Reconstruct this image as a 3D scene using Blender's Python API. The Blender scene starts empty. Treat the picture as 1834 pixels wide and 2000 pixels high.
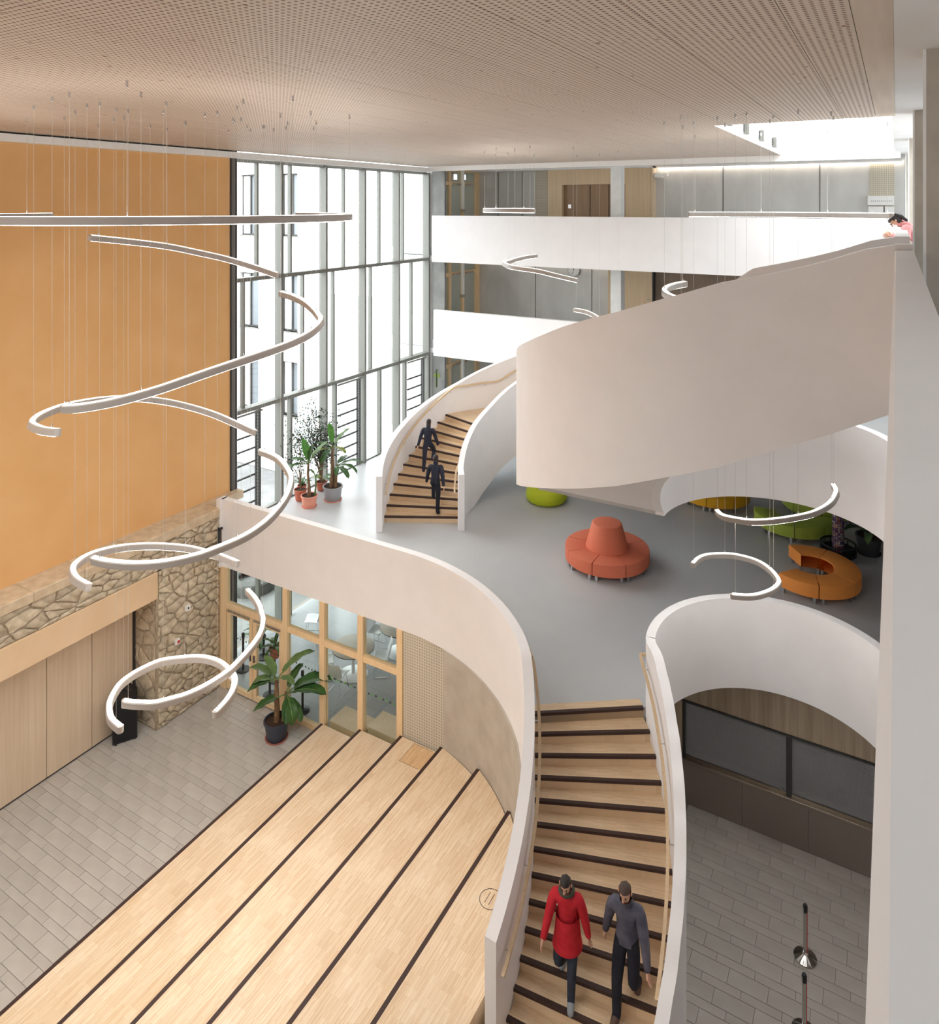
import bpy, bmesh, math, random
from mathutils import Vector, Matrix
from mathutils.geometry import tessellate_polygon
R_ = random.Random(7)
S = bpy.context.scene
COL = S.collection
# ---------------------------------------------------------------- camera, sky, exposure
YAW = math.atan(834/1430)
EYE = 12.4
cam_d = bpy.data.cameras.new('camera'); cam = bpy.data.objects.new('camera', cam_d); COL.objects.link(cam)
cam.location = (0, 0, EYE); cam.rotation_euler = (math.pi/2, 0, YAW)
cam_d.sensor_fit = 'AUTO'; cam_d.sensor_width = 36; cam_d.lens = 36*1430/2000
cam_d.shift_y = -598/2000; cam_d.clip_start = .05; cam_d.clip_end = 400
S.camera = cam
w = bpy.data.worlds.new('overcast_sky'); S.world = w; w.use_nodes = True
bg = w.node_tree.nodes['Background']
bg.inputs[0].default_value = (.93, .97, 1, 1); bg.inputs[1].default_value = 4
S.view_settings.view_transform = 'Standard'; S.view_settings.look = 'None'
S.view_settings.gamma = 1; S.view_settings.use_curve_mapping = False
S.view_settings.exposure = .95
S.cycles.use_denoising = True
S.cycles.max_bounces = 10; S.cycles.diffuse_bounces = 7; S.cycles.glossy_bounces = 4
S.cycles.transparent_max_bounces = 16; S.cycles.transmission_bounces = 4
S.cycles.use_adaptive_sampling = True; S.cycles.adaptive_threshold = .015
S.cycles.sample_clamp_indirect = 8; S.cycles.caustics_reflective = False; S.cycles.caustics_refractive = False
def area(name, loc, rot, sx, sy, power=0, portal=False, col=(1, 1, 1)):
    l = bpy.data.lights.new(name, 'AREA'); l.shape = 'RECTANGLE'; l.size = sx; l.size_y = sy; l.color = col
    l.energy = power; l.cycles.is_portal = portal
    o = bpy.data.objects.new(name, l); COL.objects.link(o); o.location = loc; o.rotation_euler = rot
    return o
HP = math.pi/2
# daylight guides in the openings: glass wall, skylight, windows of the gallery side, added unseen rooflight (they add no light of their own)
area('glass_wall_portal', (-16.1, 19, 7), (0, -HP, 0), 13.8, 9.8, portal=True)
area('skylight_portal', (-1.48, 19.1, 14.75), (0, 0, 0), 2.8, 9.8, portal=True)
area('gallery_window_portal', (4.15, 19, 12.3), (0, HP, 0), 2.2, 10.6, portal=True)
area('added_rooflight_portal', (-9.75, -1.4, 14.75), (0, 0, 0), 10.3, 4.6, portal=True)
area('near_window_portal', (4.15, .8, 12.3), (0, HP, 0), 2.0, 3.2, portal=True)

# ---------------------------------------------------------------- helpers
def lin(c):
    c /= 255
    return c/12.92 if c <= .04045 else ((c+.055)/1.055)**2.4
def rgb(r, g, b): return (lin(r), lin(g), lin(b), 1)
POS = {}
class M:
    def __init__(s): s.v = []; s.f = []
    def add(s, vs, fs):
        n = len(s.v); s.v += [tuple(p) for p in vs]; s.f += [tuple(i+n for i in f) for f in fs]; return s
    def box(s, x0, x1, y0, y1, z0, z1):
        return s.add([(x0,y0,z0),(x1,y0,z0),(x1,y1,z0),(x0,y1,z0),(x0,y0,z1),(x1,y0,z1),(x1,y1,z1),(x0,y1,z1)],
                     [(3,2,1,0),(4,5,6,7),(0,1,5,4),(1,2,6,5),(2,3,7,6),(3,0,4,7)])
    def cbox(s, x0, x1, y0, y1, z0, z1, b=.01):      # box with chamfered top edges
        return s.add([(x0,y0,z0),(x1,y0,z0),(x1,y1,z0),(x0,y1,z0),(x0,y0,z1-b),(x1,y0,z1-b),(x1,y1,z1-b),(x0,y1,z1-b),
                      (x0+b,y0+b,z1),(x1-b,y0+b,z1),(x1-b,y1-b,z1),(x0+b,y1-b,z1)],
                     [(3,2,1,0),(8,9,10,11),(0,1,5,4),(1,2,6,5),(2,3,7,6),(3,0,4,7),(4,5,9,8),(5,6,10,9),(6,7,11,10),(7,4,8,11)])
    def bar(s, a, b, wx, wz, up=(0,0,1)):            # rectangular bar from a to b
        a = Vector(a); b = Vector(b); d = (b-a).normalized(); u = Vector(up)
        if abs(d.dot(u)) > .99: u = Vector((1,0,0))
        x = d.cross(u).normalized()*wx/2; z = x.cross(d).normalized()*wz/2
        return s.add([a-x-z,a+x-z,a+x+z,a-x+z,b-x-z,b+x-z,b+x+z,b-x+z],[(0,1,2,3),(7,6,5,4),(1,0,4,5),(2,1,5,6),(3,2,6,7),(0,3,7,4)])
    def prism(s, poly, z0, z1):
        n = len(poly); a = sum(poly[i][0]*poly[(i+1)%n][1]-poly[(i+1)%n][0]*poly[i][1] for i in range(n))
        if a < 0: poly = poly[::-1]
        k = len(s.v)
        s.v += [(p[0],p[1],z0) for p in poly]+[(p[0],p[1],z1) for p in poly]
        for t in tessellate_polygon([[Vector((p[0],p[1],0)) for p in poly]]):
            A,B,C = [poly[i] for i in t]
            if (B[0]-A[0])*(C[1]-A[1])-(B[1]-A[1])*(C[0]-A[0]) < 0: t = t[::-1]
            s.f.append(tuple(k+n+i for i in t)); s.f.append(tuple(k+i for i in t[::-1]))
        for i in range(n):
            j = (i+1)%n; s.f.append((k+i,k+j,k+n+j,k+n+i))
        return s
    def tube(s, path, r, n=8, caps=True):
        path = [Vector(p) for p in path]; k = len(s.v); m = len(path); rr = r if isinstance(r,(list,tuple)) else [r]*m
        u = None
        for i,p in enumerate(path):
            d = (path[min(i+1,m-1)]-path[max(i-1,0)]).normalized()
            if u is None:
                u = d.orthogonal().normalized()
            u = (u-d*u.dot(d)).normalized(); vv = d.cross(u)
            for j in range(n):
                a = 2*math.pi*j/n; s.v.append(tuple(p+(u*math.cos(a)+vv*math.sin(a))*rr[i]))
        for i in range(m-1):
            for j in range(n):
                s.f.append((k+i*n+j,k+i*n+(j+1)%n,k+(i+1)*n+(j+1)%n,k+(i+1)*n+j))
        if caps: s.f += [tuple(k+j for j in range(n))[::-1], tuple(k+(m-1)*n+j for j in range(n))]
        return s
    def lathe(s, prof, n=24, c=(0,0,0), a0=0, a1=2*math.pi):
        k = len(s.v); full = abs(a1-a0-2*math.pi) < 1e-6; m = n if full else n+1; P = len(prof)
        for i in range(m):
            a = a0+(a1-a0)*i/n
            for r,z in prof: s.v.append((c[0]+r*math.cos(a), c[1]+r*math.sin(a), c[2]+z))
        for i in range(n):
            j = (i+1)%m
            for q in range(P-1): s.f.append((k+i*P+q,k+j*P+q,k+j*P+q+1,k+i*P+q+1))
        if not full:
            s.f.append(tuple(k+q for q in range(P))); s.f.append(tuple(k+n*P+q for q in range(P))[::-1])
        return s
    def ribbon(s, A, B, zt, zb):                     # wall between plan lines A (left of travel) and B (right)
        k = len(s.v); n = len(A)
        for i in range(n):
            s.v += [(A[i][0],A[i][1],zt[i]),(B[i][0],B[i][1],zt[i]),(B[i][0],B[i][1],zb[i]),(A[i][0],A[i][1],zb[i])]
        for i in range(n-1):
            a = k+4*i; b = a+4
            for q in range(4):
                r = (q+1)%4; s.f.append((a+q,b+q,b+r,a+r))
        s.f += [(k+3,k+2,k+1,k), (k+4*n-4,k+4*n-3,k+4*n-2,k+4*n-1)]
        return s
    def ball(s, c, r, nu=12, nv=8, sx=1, sy=1, sz=1):
        pr = [(max(r*math.sin(math.pi*i/nv),1e-4), -r*math.cos(math.pi*i/nv)) for i in range(nv+1)]
        k = len(s.v); s.lathe(pr, nu)
        s.v[k:] = [(c[0]+x*sx,c[1]+y*sy,c[2]+z*sz) for x,y,z in s.v[k:]]
        return s
    def build(s, name, mat, parent=None, smooth=None, world=True, loc=None, rotz=0):
        # world: vertices are in world terms; loc/rotz: own frame for this piece (world terms)
        p = POS.get(parent.name, (0,0,0)) if parent is not None else (0,0,0)
        vs = s.v
        if loc is not None:
            c,sn = math.cos(-rotz), math.sin(-rotz)
            vs = [((x-loc[0])*c-(y-loc[1])*sn, (x-loc[0])*sn+(y-loc[1])*c, z-loc[2]) for x,y,z in vs]
        elif parent is not None and world:
            vs = [(x-p[0],y-p[1],z-p[2]) for x,y,z in vs]
        me = bpy.data.meshes.new(name); me.from_pydata(vs, [], s.f); me.update()
        me.materials.append(mat)
        o = bpy.data.objects.new(name, me); COL.objects.link(o)
        if loc is not None:
            o.location = (loc[0]-p[0], loc[1]-p[1], loc[2]-p[2]); o.rotation_euler = (0,0,rotz); POS[o.name] = tuple(loc)
        else: POS[o.name] = p
        if parent is not None: o.parent = parent
        if smooth is not None:
            me.polygons.foreach_set('use_smooth', [True]*len(me.polygons)); me.set_sharp_from_angle(angle=math.radians(smooth))
        return o
def thing(name, label, cat, loc=(0,0,0), rotz=0, group=None):
    o = bpy.data.objects.new(name, None); COL.objects.link(o); o.location = loc; o.rotation_euler = (0,0,rotz)
    o.empty_display_size = .2
    o['label'] = label; o['category'] = cat
    if group: o['group'] = group
    POS[o.name] = tuple(loc); return o
def tag(o, label, cat, group=None):
    o['label'] = label; o['category'] = cat
    if group: o['group'] = group
    return o
def struct(o): o['kind'] = 'structure'; return o
def copy_obj(o, parent=None, loc=None):
    c = o.copy(); COL.objects.link(c)
    if parent is not None: c.parent = parent
    if loc is not None: c.location = loc
    return c
def copy_tree(o, loc=None, rotz=None, label=None, parent=None):
    c = copy_obj(o, parent, loc)
    if rotz is not None: c.rotation_euler = (0,0,rotz)
    if label: c['label'] = label
    for ch in o.children: copy_tree(ch, parent=c)
    return c
def arc(c, r, a0, a1, n=32):
    return [(c[0]+r*math.cos(math.radians(a0+(a1-a0)*i/n)), c[1]+r*math.sin(math.radians(a0+(a1-a0)*i/n))) for i in range(n+1)]
def lerp(t, tab):
    if tab[0][0] > tab[-1][0]: tab = tab[::-1]
    if t <= tab[0][0]: return tab[0][1]
    for (a,x),(b,y) in zip(tab,tab[1:]):
        if t <= b: return x+(y-x)*(t-a)/(b-a)
    return tab[-1][1]
def spline(P, n=6, closed=False):
    P = [Vector(p) for p in P]; out = []
    for i in range(len(P)-1):
        p0 = P[max(i-1,0)]; p1 = P[i]; p2 = P[i+1]; p3 = P[min(i+2,len(P)-1)]
        for k in range(n):
            t = k/n; out.append(.5*((2*p1)+(p2-p0)*t+(2*p0-5*p1+4*p2-p3)*t*t+(3*p1-p0-3*p2+p3)*t**3))
    out.append(P[-1]); return out
# ---------------------------------------------------------------- materials
def mat(name, col, rough=.5, metal=0, spec=.5, emit=None, estr=0):
    m = bpy.data.materials.new(name); m.use_nodes = True; b = m.node_tree.nodes['Principled BSDF']
    b.inputs['Base Color'].default_value = col; b.inputs['Roughness'].default_value = rough
    b.inputs['Metallic'].default_value = metal; b.inputs['Specular IOR Level'].default_value = spec
    if emit: b.inputs['Emission Color'].default_value = emit; b.inputs['Emission Strength'].default_value = estr
    return m
def nd(m, t, **kw):
    n = m.node_tree.nodes.new(t)
    for k,v in kw.items():
        if k.startswith('i_'):
            key = k[2:]; key = int(key) if key.isdigit() else key
            n.inputs[key].default_value = v
        else: setattr(n, k, v)
    return n
def lk(m, a, b): m.node_tree.links.new(a, b)
def bsdf(m): return m.node_tree.nodes['Principled BSDF']
def coords(m, scale=(1,1,1), obj=True, rot=(0,0,0)):
    t = nd(m,'ShaderNodeTexCoord'); mp = nd(m,'ShaderNodeMapping'); mp.inputs['Scale'].default_value = scale; mp.inputs['Rotation'].default_value = rot
    lk(m, t.outputs['Object'] if obj else t.outputs['Generated'], mp.inputs[0]); return mp.outputs[0]
def ramp(m, fac, stops):
    r = nd(m,'ShaderNodeValToRGB'); e = r.color_ramp.elements
    while len(e) < len(stops): e.new(.5)
    for el,(p,c) in zip(e,stops): el.position = p; el.color = c
    lk(m, fac, r.inputs[0]); return r.outputs[0]
def mix(m, a, b, fac, mode='MIX'):
    n = nd(m,'ShaderNodeMix', data_type='RGBA', blend_type=mode)
    for sock,v in ((n.inputs[6],a),(n.inputs[7],b),(n.inputs[0],fac)):
        if hasattr(v,'links'): lk(m, v, sock)
        else: sock.default_value = v
    return n.outputs[2]
def noise(m, vec, scale, detail=3, rough=.5):
    n = nd(m,'ShaderNodeTexNoise'); n.inputs['Scale'].default_value = scale; n.inputs['Detail'].default_value = detail; n.inputs['Roughness'].default_value = rough
    lk(m, vec, n.inputs['Vector']); return n.outputs['Fac']
def bump(m, h, dist=.01, strength=.5):
    b = nd(m,'ShaderNodeBump'); b.inputs['Distance'].default_value = dist; b.inputs['Strength'].default_value = strength
    lk(m, h, b.inputs['Height']); lk(m, b.outputs[0], bsdf(m).inputs['Normal'])
def noisy(name, c1, c2, scale=(1,1,1), ns=3, rough=.6, detail=4, bmp=0, spec=.3, rand=0, lo=.35, hi=.65):
    m = mat(name, c1, rough, spec=spec); v = coords(m, scale); f = noise(m, v, ns, detail)
    c = ramp(m, f, [(lo,c1),(hi,c2)])
    if rand:
        oi = nd(m,'ShaderNodeObjectInfo'); mr = nd(m,'ShaderNodeMapRange'); mr.inputs[3].default_value = 1-rand; mr.inputs[4].default_value = 1+rand
        lk(m, oi.outputs['Random'], mr.inputs[0]); c = mix(m, c, mr.outputs[0], 1.0, 'MULTIPLY')
    lk(m, c, bsdf(m).inputs['Base Color'])
    if bmp: bump(m, f, bmp, .6)
    return m
WHITE = noisy('white_plaster', rgb(237,235,236), rgb(240,238,239), ns=2, rough=.55, spec=.25)
WHITEPAINT = mat('white_lacquer', rgb(238,237,235), .35, spec=.4)
PLASTER = noisy('ceiling_plaster', rgb(232,231,230), rgb(236,236,236), ns=1.5, rough=.8)
ORANGE = noisy('orange_render', rgb(226,178,122), rgb(230,184,130), ns=1.2, rough=.9, detail=6, bmp=.004, spec=.1)
CONC = noisy('fair_faced_concrete', rgb(178,170,158), rgb(192,185,174), ns=2.5, rough=.75, detail=8, bmp=.002)
CONCG = noisy('grey_concrete', rgb(200,199,196), rgb(210,209,206), scale=(1,1,.4), ns=2.0, rough=.7, detail=8)
MORTAR = noisy('lime_mortar', rgb(150,135,116), rgb(178,163,142), ns=9, rough=.95, detail=8, bmp=.01)
RESIN = noisy('grey_resin_floor', rgb(184,185,187), rgb(190,191,192), ns=.8, rough=.36, detail=3, spec=.5)
BEIGE = noisy('beige_render', rgb(218,188,152), rgb(222,194,160), ns=2, rough=.8)
CAP = noisy('sandstone_cap', rgb(196,176,148), rgb(214,196,168), ns=5, rough=.9, detail=8, bmp=.006)
METAL = mat('grey_aluminium', rgb(122,122,116), .5, .1)
METALD = mat('dark_grey_metal', rgb(66,65,64), .6, .1)
CHROME = mat('brushed_steel', rgb(205,206,208), .22, 1)
POLISH = mat('polished_steel', rgb(200,196,190), .08, 1)
BLACK = mat('black_plastic', rgb(26,26,30), .5)
NOSE = noisy('dark_nosing', rgb(62,46,42), rgb(74,55,50), scale=(8,8,8), ns=6, rough=.6)
TIMBER = noisy('larch_frame', rgb(230,200,156), rgb(236,208,168), scale=(14,14,1.2), ns=2, rough=.5)
LED = mat('led_diffuser', rgb(255,250,242), .5, emit=(1,.96,.91,1), estr=15)
UPL = mat('opal_top', rgb(255,250,244), .5, emit=(1,.94,.86,1), estr=.9)
UPS = mat('opal_top_bright', rgb(255,250,244), .5, emit=(1,.95,.9,1), estr=9)
def tilemat():
    m = noisy('grey_stone_tile', rgb(180,174,167), rgb(190,185,178), ns=2.2, rough=.38, detail=5, spec=.45, rand=.05); return m
TILE = tilemat()
GROUT = mat('grey_grout', rgb(140,134,128), .8)
STONE = noisy('limestone', rgb(170,155,132), rgb(206,193,170), ns=6, rough=.9, detail=8, bmp=.012, rand=.13)
def strip_wood(name, c1, c2, c3, lw=.3, hw=.014, along_y=True, rough=.42):
    # end-to-end laminated strips: fine rows along one direction, tinted lamella by lamella, in larger blocks
    m = mat(name, c1, rough, spec=.35); v = coords(m, rot=(0,0,HP if along_y else 0))
    b = nd(m,'ShaderNodeTexBrick'); b.offset = .37; b.inputs['Scale'].default_value = 1; b.inputs['Mortar Size'].default_value = 0
    b.inputs['Brick Width'].default_value = lw; b.inputs['Row Height'].default_value = hw; b.inputs['Bias'].default_value = 0
    b.inputs['Color1'].default_value = c1; b.inputs['Color2'].default_value = c2; lk(m, v, b.inputs['Vector'])
    b2 = nd(m,'ShaderNodeTexBrick'); b2.offset = .5; b2.inputs['Scale'].default_value = 1; b2.inputs['Mortar Size'].default_value = 0
    b2.inputs['Brick Width'].default_value = .3; b2.inputs['Row Height'].default_value = .17
    b2.inputs['Color1'].default_value = (1,1,1,1); b2.inputs['Color2'].default_value = c3; lk(m, v, b2.inputs['Vector'])
    n = noise(m, v, 1.1, 4); r = ramp(m, n, [(.3,(1,1,1,1)),(.75,(.93,.9,.86,1))])
    c = mix(m, mix(m, b.outputs[0], b2.outputs[0], 1.0, 'MULTIPLY'), r, 1.0, 'MULTIPLY')
    lk(m, c, bsdf(m).inputs['Base Color']); return m
BAMBOO = strip_wood('laminated_strip_wood', rgb(243,226,200), rgb(226,199,164), (.93,.9,.86,1))
STEPW = strip_wood('stair_strip_wood', rgb(228,204,172), rgb(212,184,150), (.95,.93,.9,1), lw=.35, hw=.02, along_y=False)
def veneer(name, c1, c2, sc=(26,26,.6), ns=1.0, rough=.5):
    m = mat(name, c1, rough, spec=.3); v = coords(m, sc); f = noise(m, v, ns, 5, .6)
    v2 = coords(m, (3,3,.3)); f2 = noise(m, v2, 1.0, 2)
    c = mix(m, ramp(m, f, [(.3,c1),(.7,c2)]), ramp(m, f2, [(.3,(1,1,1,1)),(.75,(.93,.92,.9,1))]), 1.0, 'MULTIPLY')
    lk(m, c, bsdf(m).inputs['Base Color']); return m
OAK = veneer('pale_oak_veneer', rgb(222,202,178), rgb(208,186,160))
OAKF = veneer('oak_wall_lining', rgb(222,200,168), rgb(208,182,148))
OAKD = veneer('dark_oak', rgb(168,140,112), rgb(150,122,96))  # darker wood tone for the recessed door and the panel backing
OAKG = veneer('grey_brown_oak', rgb(196,180,158), rgb(164,146,126), sc=(12,12,.5))
WALNUT = veneer('brown_door', rgb(150,132,116), rgb(138,120,104))
def perforated(name, c1, c2, hole, pitch, rad, knots=True):
    m = mat(name, c1, .6, spec=.2); t = nd(m,'ShaderNodeTexCoord'); sp = nd(m,'ShaderNodeSeparateXYZ'); lk(m, t.outputs['Object'], sp.inputs[0])
    def cell(o):
        a = nd(m,'ShaderNodeMath', operation='DIVIDE', i_1=pitch); lk(m, o, a.inputs[0])
        b = nd(m,'ShaderNodeMath', operation='FRACT'); lk(m, a.outputs[0], b.inputs[0])
        c = nd(m,'ShaderNodeMath', operation='SUBTRACT', i_1=.5); lk(m, b.outputs[0], c.inputs[0])
        d = nd(m,'ShaderNodeMath', operation='POWER', i_1=2.0); 
        e = nd(m,'ShaderNodeMath', operation='ABSOLUTE'); lk(m, c.outputs[0], e.inputs[0]); lk(m, e.outputs[0], d.inputs[0]); return d.outputs[0]
    ax = (0,1) if knots else (0,2)
    s = nd(m,'ShaderNodeMath', operation='ADD'); lk(m, cell(sp.outputs[ax[0]]), s.inputs[0]); lk(m, cell(sp.outputs[ax[1]]), s.inputs[1])
    g = nd(m,'ShaderNodeMath', operation='LESS_THAN', i_1=(rad/pitch)**2); lk(m, s.outputs[0], g.inputs[0])
    mp = nd(m,'ShaderNodeMapping'); mp.inputs['Scale'].default_value = (9,.35,9) if knots else (9,9,.4); lk(m, t.outputs['Object'], mp.inputs[0])
    f = noise(m, mp.outputs[0], 1.2, 6, .65); base = ramp(m, f, [(.3,c1),(.72,c2)])
    if knots:
        mk = nd(m,'ShaderNodeMapping'); mk.inputs['Scale'].default_value = (3.4,1.7,1); lk(m, t.outputs['Object'], mk.inputs[0])
        vo = nd(m,'ShaderNodeTexVoronoi'); vo.inputs['Scale'].default_value = 1.3; lk(m, mk.outputs[0], vo.inputs['Vector'])
        base = mix(m, rgb(150,118,92), base, ramp(m, vo.outputs['Distance'], [(.05,(0,0,0,1)),(.1,(1,1,1,1))]))
    lk(m, mix(m, base, hole, g.outputs[0]), bsdf(m).inputs['Base Color']); return m
PERF = perforated('perforated_spruce', rgb(224,212,200), rgb(215,201,188), rgb(140,114,98), .064, .0165)
SPRUCE = noisy('spruce_border', rgb(220,206,191), rgb(211,195,179), scale=(9,.4,9), ns=1.2, rough=.6)
PERFW = perforated('perforated_wall_panel', rgb(208,200,186), rgb(199,190,176), rgb(150,152,126), .062, .015, knots=False)
def glassmat(name, tint=(1,1,1,1), refl=.06):
    m = bpy.data.materials.new(name); m.use_nodes = True; t = m.node_tree; t.nodes.clear()
    o = t.nodes.new('ShaderNodeOutputMaterial'); mx = t.nodes.new('ShaderNodeMixShader'); tr = t.nodes.new('ShaderNodeBsdfTransparent'); gl = t.nodes.new('ShaderNodeBsdfGlossy')
    tr.inputs[0].default_value = tint; gl.inputs['Roughness'].default_value = .02; mx.inputs[0].default_value = refl
    lw = t.nodes.new('ShaderNodeLayerWeight'); lw.inputs[0].default_value = .5      # Schlick: 4 % face on, rising at grazing angles
    pw = t.nodes.new('ShaderNodeMath'); pw.operation = 'POWER'; pw.inputs[1].default_value = 5
    ml = t.nodes.new('ShaderNodeMath'); ml.operation = 'MULTIPLY_ADD'; ml.inputs[1].default_value = .5; ml.inputs[2].default_value = .03
    t.links.new(lw.outputs['Facing'], pw.inputs[0]); t.links.new(pw.outputs[0], ml.inputs[0]); t.links.new(ml.outputs[0], mx.inputs[0])
    t.links.new(tr.outputs[0], mx.inputs[1]); t.links.new(gl.outputs[0], mx.inputs[2]); t.links.new(mx.outputs[0], o.inputs[0]); return m
GLASS = glassmat('clear_glass', (.97,.98,.97,1))
GLASSG = glassmat('inner_glass', (.93,.96,.94,1))
# ---------------------------------------------------------------- levels and plan circles
L1, L2, L3, CEIL = 3.6, 7.2, 10.8, 13.9
CA = (-9.26, 8.52)     # edge of the first floor by the seating steps
CB = (-1.77, 13.1)     # round opening in the first floor
CD = (-1.84, 13.46)    # round opening in the second floor, upper stair around it
CE = (-8.3, 18.55)     # middle stair
RIS = 3.6/21
XG = -15.7
# ground floor slab and tiles
fl = struct(M().box(-16.1, 4, -4, 27.2, -.3, -.012).build('floor', GROUT))
def tile_rows(x0, x1, y0, y1, y_start, keep):
    out = []; y = y_start; k = 0
    while y > y0-.3:
        h = .275 if k % 2 == 0 else .15
        ya, yb = max(y-h,y0), min(y,y1)
        if yb-ya > .02:
            off = (k*.227) % .6; x = x0-.6+off
            while x < x1:
                xa, xb = max(x,x0), min(x+.6,x1)
                if xb-xa > .02: out.append((xa,xb,ya,yb))
                x += .6
        y -= h; k += 1
    return out
T = tile_rows(-15.88, -11.6, 5.0, 13.1, 13.14, 1)+tile_rows(-3.72, .4, 9.0, 15.4, 15.4, 1)
def nearness(t):
    x,y = (t[0]+t[1])/2, (t[2]+t[3])/2; d = math.hypot(x,y)
    s,c = math.sin(YAW), math.cos(YAW); fw = -s*x+c*y; px = 917+1430*(c*x+s*y)/fw; py = 402+1430*EYE/fw
    if not (-20 < px < 1720 and py < 2030): return 1e9
    return d/((t[1]-t[0])*(t[3]-t[2]))**.5
T.sort(key=nearness)
cache = {}
rest = M()
for i,(xa,xb,ya,yb) in enumerate(T):
    g = .003; wd, hd = round(xb-xa-2*g,3), round(yb-ya-2*g,3)
    if i < 300:
        if (wd,hd) in cache:
            o = bpy.data.objects.new('tile', cache[(wd,hd)]); COL.objects.link(o); o.parent = fl
        else:
            o = M().cbox(-wd/2,wd/2,-hd/2,hd/2,-.012,0,.004).build('tile', TILE, fl, world=False); cache[(wd,hd)] = o.data
        o.location = ((xa+xb)/2,(ya+yb)/2, 0)
    else: rest.cbox(xa+g,xb-g,ya+g,yb-g,-.012,0,.004)
o = rest.build('tiles', TILE, fl); o['kind'] = 'stuff'
big = mat('pale_floor_tile', rgb(160,162,164), .3, spec=.45)
v = coords(big, rot=(0,0,0)); b_ = nd(big,'ShaderNodeTexBrick'); b_.offset = .5; b_.inputs['Scale'].default_value = 1
for k_,v_ in (('Brick Width',1.2),('Row Height',.6),('Mortar Size',.004)): b_.inputs[k_].default_value = v_
b_.inputs['Color1'].default_value = rgb(160,162,164); b_.inputs['Color2'].default_value = rgb(152,154,157); b_.inputs['Mortar'].default_value = rgb(126,128,130)
lk(big, v, b_.inputs['Vector']); lk(big, b_.outputs[0], bsdf(big).inputs['Base Color'])
struct(M().box(-15.95, -8.3, 13.3, 24, -.02, 0).build('floor', big))
# first floor slab
lin0 = lambda k: (38.2-3*k, 34.8-2.6*k)
def st0(k):                                              # left and right end of nosing k of the lower stair
    th, ph = lin0(k); th = math.radians(th); ph = math.radians(ph)
    l = (CA[0]+4.75*math.cos(th), CA[1]+4.75*math.sin(th)); return l, (l[0]+2.06*math.cos(ph), l[1]+2.06*math.sin(ph)), ph
l0, r0, _ = st0(0)
poly = [(-15.95,13.28),(CA[0],13.28)]+arc(CA,4.76,90,38.6,24)+[l0,r0]+arc(CB,2.08,192,25,40)+[(4,14.0),(4,27.2),(-15.95,27.2)]
struct(M().prism(poly, 3.1, L1).build('floor', RESIN))
# second floor slab
poly = [(-15.3,23.6),(-8.95,23.6),(-8.9,23.1),(-8.66,21.0),(-7.4,18),(-6.24,13.46),(-3.86,13.46)]+arc(CD,2.02,180,0,40)+[(.18,-4),(4,-4),(4,27.2),(-15.3,27.2)]
struct(M().prism(poly, 6.68, L2).build('floor', RESIN))
# third floor: gallery on the right and across the back
poly = [(-15.3,23.5),(.155,23.5),(.155,-4),(4,-4),(4,27.2),(-15.3,27.2)]
struct(M().prism(poly, 10.27, L3).build('floor', RESIN))
# ---------------------------------------------------------------- parapets of the floors (white plastered)
def off(path, d):                                        # offset a plan line to its left by d
    out = []
    for i,p in enumerate(path):
        a = path[max(i-1,0)]; b = path[min(i+1,len(path)-1)]; t = (b[0]-a[0], b[1]-a[1]); n = math.hypot(*t)
        out.append((p[0]-t[1]/n*d, p[1]+t[0]/n*d))
    return out
def parapet(name, A, B, top, bot, parent=None):
    n = len(A); zt = [top]*n if not isinstance(top,list) else top; zb = [bot]*n if not isinstance(bot,list) else bot
    return M().ribbon(A, B, zt, zb).build(name, WHITE, parent, smooth=35)
# first floor, straight part then arc down to the lower stair
void = [(-15.08,13.11),(-12,13.11),(CA[0],13.11)]+arc(CA,4.59,89,38.2,22)
room = [(-15.08,13.28),(-12,13.28),(CA[0],13.28)]+arc(CA,4.76,89,38.2,22)
struct(parapet('wall_first_gallery', room, void, 4.83, 3.1))
struct(M().box(-15.16,-15.02,13.02,13.3,3.1,4.83).build('wall_first_gallery', WHITE))
# rim of the round opening in the first floor
struct(parapet('wall_round_opening_lower', arc(CB,2.08,15,192,48), arc(CB,1.92,15,192,48), 4.83, 3.1))
struct(parapet('wall_round_opening_upper', arc(CD,2.02,12,180,48), arc(CD,1.86,12,180,48), 8.43, 6.68))
# galleries across the back
struct(M().box(-15.27,-8.9,23.45,23.62,6.68,8.43).build('wall_second_gallery', WHITE))
struct(M().box(-15.27,.155,23.33,23.5,10.27,12.03).build('wall_third_gallery', WHITE))
# third floor gallery on the camera side: near part, part beyond the stair
near = M().add([(-.016,-3.5,10.27),(.155,-3.5,10.27),(.155,9.08,10.27),(-.016,9.08,10.27),(-.016,-3.5,11.915),(-.004,-3.5,11.93),(.155,-3.5,11.93),(-.016,9.08,11.915),(-.004,9.08,11.93),(.155,9.08,11.93)],
     [(0,3,7,4),(4,7,8,5),(5,8,9,6),(6,9,2,1),(0,4,5,6,1),(3,2,9,8,7),(0,1,2,3)])
struct(near.build('wall_camera_gallery', WHITE))
struct(M().box(-.016,.155,11.44,23.33,10.27,11.985).build('wall_camera_gallery', WHITE))
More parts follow.
